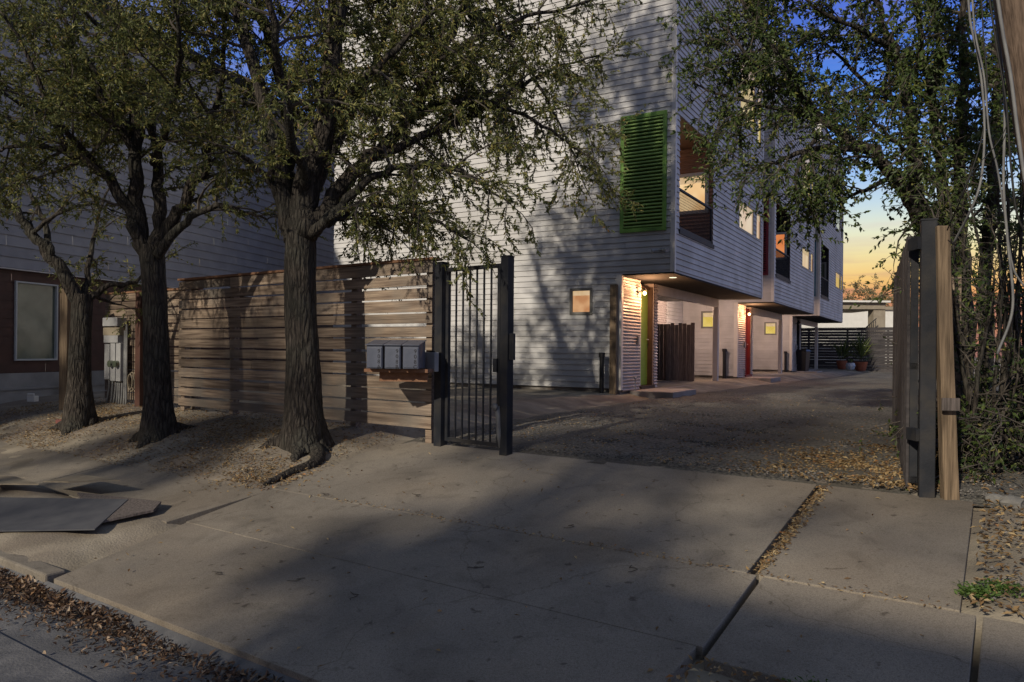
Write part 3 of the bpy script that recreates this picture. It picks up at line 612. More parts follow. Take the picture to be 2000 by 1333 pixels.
# floodlight pair and downlight on the nearest house
c = MB(); p = bw(.83, -.03, 3.52); c.tube([p, p - DB * .06], .035, 10); q1 = p - DB * .07
for sgn in (-1, 1): c.tube([q1, q1 + DA * .07 * sgn - UZ * .02], .012, 6); c.tube([q1 + DA * .06 * sgn, q1 + DA * .15 * sgn - DB * .06 - UZ * .03], [.022, .042], 10)
c.build('floodlight', M['greybox'], U1)
p = bw(.80, .75, ZS - .034); c = MB(); c.tube([p, p - UZ * .004], .075, 16); c.build('downlight', M['spot'], U1)
ld = bpy.data.lights.new('downlight_glow', 'SPOT'); ld.energy = 14; ld.color = (1, .8, .5); ld.spot_size = R(100); ld.spot_blend = .6; ld.shadow_soft_size = .05
lo = bpy.data.objects.new('downlight_glow', ld); COL.objects.link(lo); lo.location = Vector(bw(.80, .75, ZS - .06))
for k, (b, e) in enumerate(((1.6, 3.2),)):
    ld = bpy.data.lights.new('balcony_glow', 'POINT'); ld.energy = 13; ld.color = (1, .66, .44); ld.shadow_soft_size = .1
    lo = bpy.data.objects.new('balcony_glow', ld); COL.objects.link(lo); lo.location = Vector(bw(-.6, 1.4, 5.8))
for b0, e, U in ((0, 105, U1), (9.4, 105, U2)):
    ld = bpy.data.lights.new('carport_glow', 'POINT'); ld.energy = e; ld.color = (1, .68, .50); ld.shadow_soft_size = .08
    lo = bpy.data.objects.new('carport_glow', ld); COL.objects.link(lo); lo.location = Vector(bw(-.55, b0 + 7.2, 2.86))
    p = bw(-.55, b0 + 7.2, ZS - .034); c = MB(); c.tube([p, p - UZ * .03], .08, 16); c.build('ceiling_lamp', M['spot'], U)

# weathered board screen standing in the nearest carport
rt = thing('board_screen', Vector(bw(-.9, 6.6, .76)), 'grey weathered picket screen standing in the nearest carport', 'fence panel')
c = MB()
for k in range(7):
    a = -1.27 + k * .115; bbox(c, a, a + .108, 6.55 + .004 * (k % 2), 6.575 + .004 * (k % 2), .765, 2.36 + .03 * math.sin(k * 2.3))
c.build('boards', M['greypicket'], rt)
c = MB()
for k in range(3): bbox(c, -1.62 + k * .115, -1.515 + k * .115, 6.66, 6.685, .765, 2.36)
c.build('side_boards', M['greywood'], rt)
# standpipes
def standpipe(a, b, h, r, label):
    p = Vector(bw(a, b, 0)); z = gz(p.x, p.y); t = MB().tube([(p.x, p.y, z), (p.x, p.y, z + h)], r, 14); t.tube([(p.x, p.y, z + h - .02), (p.x, p.y, z + h + .07)], r * 1.35, 14)
    return tag(t.build('standpipe', M['black'], smooth=False), label, 'pipe', 'black standpipes by the house corners')
standpipe(-.30, -.22, .72, .046, 'black capped standpipe at the corner of the nearest house')
standpipe(-.32, 9.2, .85, .055, 'black standpipe at the front corner of the middle house')
standpipe(-.2, 18.6, .8, .055, 'black standpipe at the front corner of the farthest house')
p = bw(-.17, -.16, 0); tag(MB().box((p[0], p[1], gz(p[0], p[1]) - .1), DA * .14, DB * .09, UZ * 2.24).build('wood_post', M['post'], bevel=.008), 'brown wooden post standing against the corner of the nearest house', 'post')
# bin and pots at the back
p = bw(.28, 19.9, 0); zz = gz(p[0], p[1]) + .03
rt = thing('trash_bin', Vector((p[0], p[1], zz)), 'dark wheeled bin beside the farthest house', 'bin')
c = MB(); c.tube([p + UZ * zz, p + UZ * (zz + .85)], [.24, .32], 4); c.build('body', M['black'], rt, bevel=.02)
c = MB(); c.tube([p + UZ * (zz + .85), p + UZ * (zz + .92)], [.35, .28], 4); c.build('lid', M['black'], rt)
def pot(px, py, d, r, h, m, label, nl, ph, cat='potted plant'):
    P = at(px, py, d); P.z = gz(P.x, P.y) + .03
    rt = thing('potted_plant', P, label, cat)
    z = np.array([0, .15, .6, .92, 1.0]); rr = np.array([.68, .78, .95, 1.05, 1.08]) if m is not M['white'] else np.array([.55, .85, 1.1, .95, .9])
    MB().tube([P + Vector((0, 0, h * k)) for k in z], r * rr, 14).build('pot', m, rt, smooth=False)
    c = MB(); n = nl; a = rng.uniform(0, 6.28, n); e = rng.uniform(.25, 1.4, n)
    D = np.stack([np.cos(a) * np.cos(e), np.sin(a) * np.cos(e), np.sin(e)], -1)
    base = np.array(P) + np.array((0, 0, h)) + np.stack([rng.normal(0, .05, n), rng.normal(0, .05, n), rng.uniform(0, ph * .45, n)], -1)
    c.leaves(base, D, np.stack([rng.normal(0, .4, n), rng.normal(0, .4, n), np.ones(n)], -1), rng.uniform(.45, .75, n) * ph, .06); c.build('foliage', M['leaf2'], rt)
pot(1644, 722, 36, .24, .42, M['terra'], 'left terracotta pot with upright spiky plant by the back fence', 46, 1.35)
pot(1661, 724, 35.2, .20, .34, M['white'], 'small blue and white pot between the two terracotta pots', 10, .3)
pot(1681, 722, 36, .30, .44, M['terra'], 'larger terracotta pot with wide spiky yucca by the back fence', 70, 1.5)

# ------------------------------------------------------------------ slatted fences
TQ3 = np.array((*TQ, 0)); NS3 = np.array((*NS, 0))
def slat_fence(name, p0, p1, z0, z1, nb, m, label, posts, postm, gap=.024, cap=True, face=-1, wob=.006, cat='fence', taper=None, ptop=0):
    p0 = np.array((*p0, 0.0)); p1 = np.array((*p1, 0.0)); ln = np.linalg.norm(p1 - p0); du = (p1 - p0) / ln; nn = np.array((du[1], -du[0], 0)) * (1 if face < 0 else -1)
    rt = thing(name, Vector((*((p0 + p1) / 2)[:2], z0(0) if callable(z0) else z0)), label, cat)
    f0 = z0 if callable(z0) else (lambda t: z0)
    f1 = z1 if callable(z1) else (lambda t: z1)
    mb = MB(); r = random.Random(len(label)); 
    for k in range(nb):
        u = 0.0
        cuts = [0.0] + sorted(r.uniform(.2, .8) * ln for _ in range(1 if ln < 7 else 3)) + [ln]
        for a, b in zip(cuts[:-1], cuts[1:]):
            def zz(t, fr): return f0(t) + (f1(t) - f0(t)) * fr
            ja, jb = r.uniform(-wob, wob), r.uniform(-wob, wob); g2 = gap * r.uniform(.35, 1.5) * .5
            h = 1.0 / nb; A0 = zz(a / ln, k * h) + g2 + ja; A1 = zz(a / ln, (k + 1) * h) - g2 + ja; B0 = zz(b / ln, k * h) + g2 + jb; B1 = zz(b / ln, (k + 1) * h) - g2 + jb
            P, Q = p0 + du * (a + .002), p0 + du * (b - .002); o = nn * (.034 + r.uniform(-.002, .003))
            mb.add([P + UZ * A0, Q + UZ * B0, Q + o + UZ * B0, P + o + UZ * A0, P + UZ * A1, Q + UZ * B1, Q + o + UZ * B1, P + o + UZ * A1],
                   [(0, 3, 2, 1), (4, 5, 6, 7), (0, 1, 5, 4), (1, 2, 6, 5), (2, 3, 7, 6), (3, 0, 4, 7)])
    mb.build('boards', m, rt)
    if cap:
        A = p0 - du * .02 + nn * .05 + UZ * (f1(0) + .002); B = p1 + du * .02 + nn * .05 + UZ * (f1(1) + .002); w = -nn * .16
        MB().add([A, B, B + w, A + w, A + UZ * .03, B + UZ * .03, B + w + UZ * .03, A + w + UZ * .03], [(0, 3, 2, 1), (4, 5, 6, 7), (0, 1, 5, 4), (1, 2, 6, 5), (2, 3, 7, 6), (3, 0, 4, 7)]).build('cap_board', M['cap'] if m is M['fence'] else m, rt)
    for t in posts:
        P = p0 + du * (t * ln) - nn * .095 - du * .045; MB().box(P + UZ * (f0(t) - .25), du * .09, nn * .09, UZ * (f1(t) - f0(t) + .24 + ptop)).build('post', postm, rt)
    return rt
GL = at(858, 862, 8.2)       # left gate post foot
e0 = at(352, 800, 10.95); e1 = at(846, 838, 8.24)
slat_fence('slatted_fence', e0[:2], e1[:2], lambda t: .72 + (.70 - .72) * t, lambda t: 2.57 + .02 * t, 13, M['fence'],
           'weathered brown horizontal slat fence behind the large oak', (0.01, .25, .5, .74, .985), M['fence'])
b0_ = cw(-8.55, 4.05); b1_ = cw(-5.98, 4.05)
slat_fence('slatted_fence', b0_, b1_, .72, 2.46, 14, M['fence'], 'pale brown slat fence carrying the electric meters at the left', (.02, .5, .98), M['fence'], gap=.02)
p = at(128, 790, 11.75); tag(MB().box((p.x - .08, p.y - .05, .5), (.14, -.03, 0), (.03, .1, 0), (0, 0, 2.0)).build('wood_post', M['post'], bevel=.008), 'tan wooden post at the left end of the pale fence', 'post')
# back fence and side fence
bf0 = bw(-4.5, 28.2, 0); bf1 = bw(4.9, 28.2, 0)
slat_fence('slatted_fence', bf0[:2], bf1[:2], .62, 2.86, 15, M['darkfence'], 'dark horizontal slat fence across the far end of the drive', (.0, .2, .4, .6, .8, 1.0), M['darkfence'], gap=.012)
sf0 = at(1853, 972, 5.6); sdir = Vector((.512, .859))
sf1 = (sf0.x + sdir.x * 25.5, sf0.y + sdir.y * 25.5); sfs = (sf0.x + sdir.x * .18, sf0.y + sdir.y * .18)
slat_fence('slatted_fence', sfs, sf1, .55, 2.45, 13, M['fence'], 'brown slat fence running back along the right side of the drive', (.1, .25, .4, .55, .7, .85, .99), M['fence'], cap=False, face=1)

# ------------------------------------------------------------------ gates and posts
def up(p, h): return (p[0], p[1], p[2] + h)
def steel_post(name, p, s, h, ang, label, cat='post'):
    c, sn = math.cos(ang), math.sin(ang); u = np.array((c, sn, 0)) * s; v = np.array((-sn, c, 0)) * s
    rt = thing(name, Vector(p), label, cat)
    MB().box(np.array(p) - (u + v) / 2 - UZ * .2, u, v, UZ * (h + .2)).build('shaft', M['darkmetal'], rt, bevel=.006)
    MB().box(np.array(p) - (u + v) * .54 + UZ * h, u * 1.08, v * 1.08, UZ * .012).build('cap', M['darkmetal'], rt)
    return rt
PL = at(860, 866, 8.15); PL.z = gz(PL.x, PL.y); PR = at(988, 882, 7.55); PR.z = gz(PR.x, PR.y)
gdir = (PR - PL); gdir.z = 0; gl = gdir.length; gdir.normalize(); gn = Vector((gdir.y, -gdir.x, 0)); gang = math.atan2(gdir.y, gdir.x)
steel_post('gate_post', PL, .11, 2.02, gang, 'black steel post between the slat fence and the small gate')
rt = steel_post('gate_post', PR, .10, 2.03, gang, 'black steel post on the latch side of the small gate')
P0 = np.array(PR)
MB().box(P0 + np.array(gdir) * .055 + UZ * .98, np.array(gdir) * .06, np.array(gn) * .03, UZ * .27).build('lock_box', M['darkmetal'], rt, bevel=.004)
gt = thing('pedestrian_gate', PL + gdir * .1, 'narrow black barred steel gate beside the slat fence', 'gate')
A = np.array(PL + gdir * .085); B = np.array(PR - gdir * .075); gd = np.array(gdir); L_ = np.linalg.norm((B - A)[:2]); zb = .07; A[2] = PL.z; B[2] = PL.z
c = MB()
for z in (zb, 1.92): c.box(A + UZ * z - np.array(gn) * .02, gd * L_, np.array(gn) * .04, UZ * .04)
for t in (0, L_ - .04): c.box(A + gd * t + UZ * (zb + .04) - np.array(gn) * .02, gd * .04, np.array(gn) * .04, UZ * (1.88 - zb))
c.build('gate_frame', M['darkmetal'], gt)
for k in range(6):
    t = .04 + (L_ - .08) * (k + 1) / 7; c = MB().box(A + gd * (t - .008) + UZ * (zb + .04) - np.array(gn) * .008, gd * .016, np.array(gn) * .016, UZ * (1.88 - zb)); c.build('bar', M['darkmetal'], gt)
p = A + gd * (L_ - .07) + UZ * .62; c = MB(); c.box(p + UZ * .22, gd * .05, np.array(gn) * .05, UZ * .14); c.build('latch', M['darkmetal'], gt)
# pale chain-wrapped brace leaning on the latch post
pb = PR - gdir * .07 + gn * .06
c = MB().tube([pb + Vector((-.005, 0, .50)), pb + Vector((.012, 0, .40)), pb + Vector((.02, 0, .22)), pb + Vector((.03, 0, .08))], [.030, .028, .026, .012], 8); c.tube([pb + Vector((-.005, 0, .50)) + gn * .02, pb + Vector((-.005, 0, .50)) + gn * .05], .036, 14)
tag(c.build('chain_cover', M['cable'], smooth=True), 'pale grey sleeve with a round end hanging on the small gate post', 'chain sleeve')
# right side posts, open vehicle gate
SP = at(1809, 965, 5.5); SP.z = gz(SP.x, SP.y)
gv = Vector((4.95 - 3.2, 9.4 - 5.8, 0)).normalized(); gva = math.atan2(gv.y, gv.x)
rt = steel_post('gate_post', SP, .105, 2.06, gva + .05, 'tall black steel post carrying the open vehicle gate on the right')
HG = SP + gv * .14 + Vector((-.075, .03, 0))
for z in (.42, 1.85):
    MB().box(np.array(SP) + UZ * z + np.array((-.09, -.02, 0)), (.05, 0, 0), (0, .14, 0), UZ * .09).build('hinge', M['darkmetal'], rt)
vg = thing('vehicle_gate', HG, 'long dark boarded vehicle gate swung open on the right', 'gate')
gnn = np.array((-gv.y, gv.x, 0)); gvv = np.array(gv); base = np.array((HG.x, HG.y, HG.z)); LG = 3.95
c = MB()
for z in (.08, .95, 1.92): c.box(base + UZ * z + gnn * -.025, gvv * LG, gnn * .05, UZ * .05)
for t in (0, LG / 2, LG - .05): c.box(base + gvv * t + UZ * .08 - gnn * .027, gvv * .05, gnn * .054, UZ * 1.89)
c.build('gate_frame', M['darkmetal'], vg)
c = MB(); t = .0
while t < LG - .1:
    w = .135 + random.uniform(-.004, .004); dz = random.uniform(-.012, .012); c.box(base + gvv * t + UZ * (.05 + dz) + gnn * (.028 + random.uniform(0, .006)), gvv * w, gnn * .02, UZ * 1.93); t += w + .008
c.build('boards', M['darkfence'], vg)
WP = at(1860, 972, 5.38); WP.z = gz(WP.x, WP.y); T = at(1845, 440, 5.38)
c = MB(); wd = .110; dp = .09; bl = np.array((WP.x - wd / 2, WP.y, WP.z - .1)); tl = np.array((T.x - wd / 2 + .01, T.y + .02, T.z)); u = np.array((.99, -.10, 0)) * wd; u2 = u * .84; v = np.array((.18, .98, 0)) * dp
V = []; Q = []; ns = 10
for i in range(ns + 1):
    f = i / ns; o = bl + (tl - bl) * f + np.array((random.uniform(-.003, .003), 0, 0)); uu = u * (1 - f) + u2 * f; V += [o, o + uu, o + uu + v, o + v]
    if i: 
        for k in range(4): Q.append(((i - 1) * 4 + k, (i - 1) * 4 + (k + 1) % 4, i * 4 + (k + 1) % 4, i * 4 + k))
Q += [(3, 2, 1, 0), (ns * 4, ns * 4 + 1, ns * 4 + 2, ns * 4 + 3)]; c.add(V, Q)
rt = thing('wood_post', WP, 'thick sun-warmed wooden post standing right of the black gate post', 'post')
c.build('timber', M['post'], rt, bevel=.008)
p = at(1856, 790, 5.34); MB().box((p.x - .062, p.y - .012, p.z - .045), (.118, -.012, 0), (.002, .02, 0), (0, 0, .09)).build('metal_strap', M['greywood'], rt)
p = at(1837, 700, 5.48)
for dz, h, m in ((.10, .1, M['black']), (-.09, .13, M['black']), (.03, .05, M['greybox'])): MB().box((p.x - .035, p.y, p.z + dz - h / 2), (.07, 0, 0), (0, .06, 0), (0, 0, h)).build('gate_sensor', m, rt)

# mailboxes on a timber bracket in front of the fence
mbz = at(774, 720, 7.75)
fd_ = Vector((e1.x - e0.x, e1.y - e0.y, 0)).normalized(); fn_ = Vector((fd_.y, -fd_.x, 0))
f3 = np.array((.994, -.11, 0)); n3 = np.array((-.11, -.994, 0))
rt = thing('mailbox_stand', mbz - Vector((0, 0, .9)), 'reddish timber bracket under the three mailboxes', 'bracket')
tmat = M['cap']; b = np.array(mbz)
MB().box(b - f3 * .33 - n3 * .40 - UZ * .005, f3 * .68, n3 * .46, -UZ * .035).build('shelf', tmat, rt)
MB().box(b - f3 * .20 - n3 * .10 - UZ * .04, f3 * .52, n3 * .04, -UZ * .10).build('rail', tmat, rt)
def mailbox(center, label, txt):
    r0 = thing('mailbox', Vector(center), label, 'mailbox', 'mailboxes on the timber bracket'); c0 = np.array(center)
    u, n = f3, n3; w, dp, h = .168, .30, .26; u = u / np.linalg.norm(u); n = n / np.linalg.norm(n)
    c = MB(); x0 = c0 - u * w / 2 - n * dp / 2
    V = [x0, x0 + u * w, x0 + u * w + n * dp, x0 + n * dp, x0 + UZ * (h + .03), x0 + u * w + UZ * (h + .03), x0 + u * w + n * dp + UZ * (h - .02), x0 + n * dp + UZ * (h - .02)]
    c.add(V, [(0, 1, 2, 3), (7, 6, 5, 4), (4, 5, 1, 0), (5, 6, 2, 1), (6, 7, 3, 2), (7, 4, 0, 3)]); bd = c.build('body', M['mail'], r0, bevel=.006)
    MB().box(x0 + n * (dp + .001) + u * .008 + UZ * .012, u * (w - .016), n * .006, UZ * (h - .055)).build('door', M['mail'], r0, bevel=.003)
    c = MB(); a = x0 - u * .008 - n * .008 + UZ * (h + .034); bq = x0 - u * .008 + n * (dp + .02) + UZ * (h - .019)
    c.add([a, a + u * (w + .016), bq + u * (w + .016), bq, a + UZ * .008, a + u * (w + .016) + UZ * .008, bq + u * (w + .016) + UZ * .008, bq + UZ * .008], [(0, 3, 2, 1), (4, 5, 6, 7), (0, 1, 5, 4), (1, 2, 6, 5), (2, 3, 7, 6), (3, 0, 4, 7)]); c.build('lid', M['mail'], r0)
    for i, ch in enumerate(txt):
        cu = bpy.data.curves.new('numeral', 'FONT'); cu.body = ch; cu.size = .058; cu.extrude = .0006; cu.align_x = 'CENTER'
        to = bpy.data.objects.new('numeral', cu); COL.objects.link(to)
        pos = x0 + n * (dp + .009) + u * (w - .035) + UZ * (h - .098 - i * .054)
        mw = Matrix((( -u[0]*-1, 0, n[0], 0), (u[1], 0, n[1], 0), (u[2], 1, n[2], 0), (0, 0, 0, 1)))
        bpy.context.view_layer.update(); me = bpy.data.meshes.new_from_object(to.evaluated_get(bpy.context.evaluated_depsgraph_get())); bpy.data.objects.remove(to)
        me.transform(Matrix.Translation(Vector(pos) - r0.location) @ mw); to = bpy.data.objects.new('numeral', me); COL.objects.link(to); to.parent = r0; me.materials.clear(); me.materials.append(M['num'])
    return r0
for off, lab, tx in ((-.192, 'leftmost of the three grey mailboxes on the fence', '908A'), (0.0, 'middle grey mailbox of the three on the fence', '908B'), (.192, 'rightmost grey mailbox, nearest the black gate post', '908C')):
    mailbox(b + f3 * off + n3 * .0, lab, tx)
p = at(848, 726, 8.0); r0 = thing('keypad_box', p, 'small grey metal call box fixed to the gate post', 'box'); c0 = np.array(p)
MB().box(c0 + UZ * 0 - gd * .055 + np.array(gn) * .0, gd * .125, np.array(gn) * .06, UZ * .21).build('case', M['greybox'], r0, bevel=.005)
MB().box(c0 - UZ * .0 - gd * .05 + np.array(gn) * .061 + UZ * .01, gd * .115, np.array(gn) * .004, UZ * .19).build('cover', M['greybox'], r0, bevel=.002)
MB().box(c0 - gd * .13 - UZ * .01, gd * .06, np.array(gn) * .04, UZ * .22).build('bracket', M['greybox'], r0)
MB().box(c0 - gd * .03 + np.array(gn) * .02 + UZ * .21, gd * .06, np.array(gn) * .02, UZ * .015).build('hinge', M['black'], r0)

# electric meters and conduits at the left fence
mc = at(222, 790, 12.0); mc.z = gz(mc.x, mc.y); r0 = thing('meter_bank', mc, 'grey electric meter boxes with conduits on the pale fence', 'electric meters')
mf = TQ3; mn = -NS3; c0 = np.array(cw(*[qs(mc.x, mc.y)[0], 3.95]) + (mc.z,)); 
def mbx(u, z, w, h, dp, m, name, o=.0): return MB().box(c0 + mf * (u - w / 2) + UZ * z + mn * o, mf * w, mn * dp, UZ * h).build(name, m, r0, bevel=.006)
mbx(-.02, 1.27, .46, .14, .16, M['greybox'], 'gutter_box'); mbx(-.04, 1.12, .50, .13, .13, M['cardedge'], 'gutter_box', .0); mbx(-.03, 1.0, .44, .12, .14, M['greybox'], 'gutter_box')
mbx(-.2, .40, .16, .58, .11, M['greybox'], 'meter_box'); mbx(.0, .38, .15, .62, .12, M['greybox'], 'meter_box'); mbx(.17, .38, .14, .62, .12, M['greybox'], 'meter_box')
for u in (.0, .17):
    p = c0 + mf * u + UZ * .66 + mn * .12; MB().tube([p, p + mn * .06], .055, 14).build('meter_dial', M['glass_l'], r0, smooth=False)
for u, u2, z1 in ((-.22, -.30, .40), (-.12, -.16, .42), (-.02, -.08, .40), (.04, .02, .40), (.10, .09, .9), (.18, .16, .40), (.25, .24, 1.2), (.30, .31, 1.3)):
    MB().tube([c0 + mf * u2 + mn * .06 - UZ * .05, c0 + mf * (u2 * .6 + u * .4) + mn * .05 + UZ * .12, c0 + mf * u + mn * .05 + UZ * .3, c0 + mf * u + mn * .05 + UZ * z1], .019, 8).build('conduit', M['cable'], r0, smooth=True)
p = c0 + mf * .47 + mn * .05 + UZ * .38; th = np.linspace(0, 6.5, 30)
c = MB(); c.tube([p + mf * .085 * math.cos(t) + UZ * .15 * math.sin(t) + mn * .01 * math.sin(3 * t) for t in th], .012, 6); c.tube([p + mf * .07 * math.cos(t) + UZ * .12 * math.sin(t) + mn * .03 for t in th], .012, 6)
tag(c.build('cable_coil', M['cardedge'], smooth=True), 'orange brown coil of cable hung on the left fence', 'cable')
p = c0 + mf * .62; tag(MB().box(p - UZ * .1, mf * .14, mn * .09, UZ * 1.9).build('wood_post', M['redframe'], bevel=.008), 'dark red brown post right of the electric meters', 'post')

# ------------------------------------------------------------------ left building
LB = thing('neighbour_building', Vector((-8.7, 13.5, .4)), 'blue grey building with maroon window surround at the left edge', 'building')
l0 = np.array((-8.7, 13.5, 0)); ld_ = np.array((.27, .963, 0)); ln_ = np.array((.963, -.27, 0))
c = MB(); c.box(l0 - ld_ * 7 + UZ * .0 - ln_ * .3, ld_ * 20.5, ln_ * .28, UZ * 1.10); c.build('plinth', M['plinth'], LB, bevel=.01)
c = MB(); c.box(l0 - ld_ * 7 + UZ * .46 - ln_ * .05, ld_ * 20.5, ln_ * .06, UZ * .06); c.box(l0 - ld_ * 7 + UZ * .80 - ln_ * .05, ld_ * 20.5, ln_ * .05, UZ * .05); c.build('plinth_ledge', M['plinth'], LB)
c = MB(); siding(c, l0 - ln_ * .02, ld_, ln_, -7, 13.5, 1.10, 2.95, .16, .004, holes=[(-.44, .43, 1.32, 2.74), (-1.9, -.86, 1.32, 2.74)]); c.build('maroon_panel', M['redframe'], LB)
c = MB(); siding(c, l0 + ln_ * .04, ld_, ln_, -7, 13.5, 2.95, 8.3, .19, .014, holes=[(-3.0, -1.2, 4.3, 5.7)]); c.build('wall', M['bluewall'], LB)
MB().box(l0 - ld_ * 7 + UZ * 2.93 - ln_ * .02, ld_ * 20.5, ln_ * .08, UZ * .018).build('ledge', M['trim'], LB)
MB().box(l0 - ld_ * 7 + UZ * 8.3 - ln_ * 6, ld_ * 20.7, ln_ * 6.2, UZ * .2).build('roof', M['dark'], LB)
for t_ in (13.5, -7.05): MB().box(l0 + ld_ * t_ + UZ * .2 - ln_ * 6, ld_ * .05, ln_ * 6.0, UZ * 8.08).build('side_wall', M['bluewall'], LB)
window(LB, l0 - ln_ * .02, ld_, ln_, -.44 + .03, .43 - .03, 1.35, 2.71, M['winframe'], M['glass_l'], .03, out=.04)
window(LB, l0 - ln_ * .02, ld_, ln_, -1.87, -.89, 1.35, 2.71, M['winframe'], M['glass_l'], .03, out=.04)
window(LB, l0 + ln_ * .04, ld_, ln_, -2.96, -1.24, 4.34, 5.66, M['trim'], M['glass_l'], .05, out=.04)
p = gp(*at(52, 795, 12.6)[:2]); c = MB(); c.box(np.array(p) + UZ * .05, (.14, -.02, 0), (.02, .1, 0), UZ * .10); c.box(np.array(p) + np.array((.01, -.012, .15)), (.12, -.02, 0), (.02, .02, 0), UZ * .05)
tag(c.build('white_carton', M['whitewall'], bevel=.01), 'small crumpled white carton on the ground below the maroon window', 'carton')
p = gp(*at(108, 826, 10.6)[:2], .01); tag(MB().box(p, (.19, -.05, 0), (.03, .09, 0), (0, .0, .058)).build('brick', M['brick'], bevel=.006), 'loose dark red brick lying left of the small oak', 'brick')

# ------------------------------------------------------------------ house and trees beyond the back fence
rt = thing('porch_building', at(1690, 650, 50), 'tan flat roofed porch on square columns beyond the back fence', 'building')
q0 = at(1560, 640, 50); q0.z = 0
c = MB(); z1, z0 = 5.15, 4.25; zf = 3.9
c.box((19, 50, z0 + .3), (6.3, 0, 0), (0, 5, 0), (0, 0, .55)); c.build('roof_beam', M['tan'], rt); MB().box((18.9, 49.7, z1 - .05 - .25 + .15), (6.6, 0, 0), (0, 5.6, 0), (0, 0, .12)).build('roof', M['whitewall'], rt)
for x in (24.55,): MB().box((x, 50.1, .5), (.8, 0, 0), (0, .8, 0), (0, 0, z0 - .2)).build('column', M['tan'], rt)
MB().box((19.2, 50.2, .5), (.5, 0, 0), (0, .5, 0), (0, 0, z0 - .2)).build('column', M['tan'], rt)
c = MB()
for k in range(9): c.tube([(23.3 + k * .13, 49.4, .9), (23.3 + k * .13, 49.4, 2.9 + .11 * k)], .02, 6)
c.tube([(23.1, 49.4, 2.75), (24.4, 49.4, 3.9)], .035, 6); c.build('stair_railing', M['darkmetal'], rt)
rt = thing('pale_building', Vector((24, 60, .5)), 'cream walled building seen under the porch beyond the back fence', 'building')
MB().box((15, 60, .5), (16.5, 0, 0), (0, 6, 0), (0, 0, 4.6)).build('wall', M['whitewall'], rt); MB().box((14.8, 59.8, 5.1), (16.9, 0, 0), (0, 6.4, 0), (0, 0, .25)).build('roof', M['tan'], rt)
MB().box((28.8, 59.9, 1.3), (1.2, 0, 0), (0, .12, 0), (0, 0, 2.4)).build('window', M['greyframe'], rt)

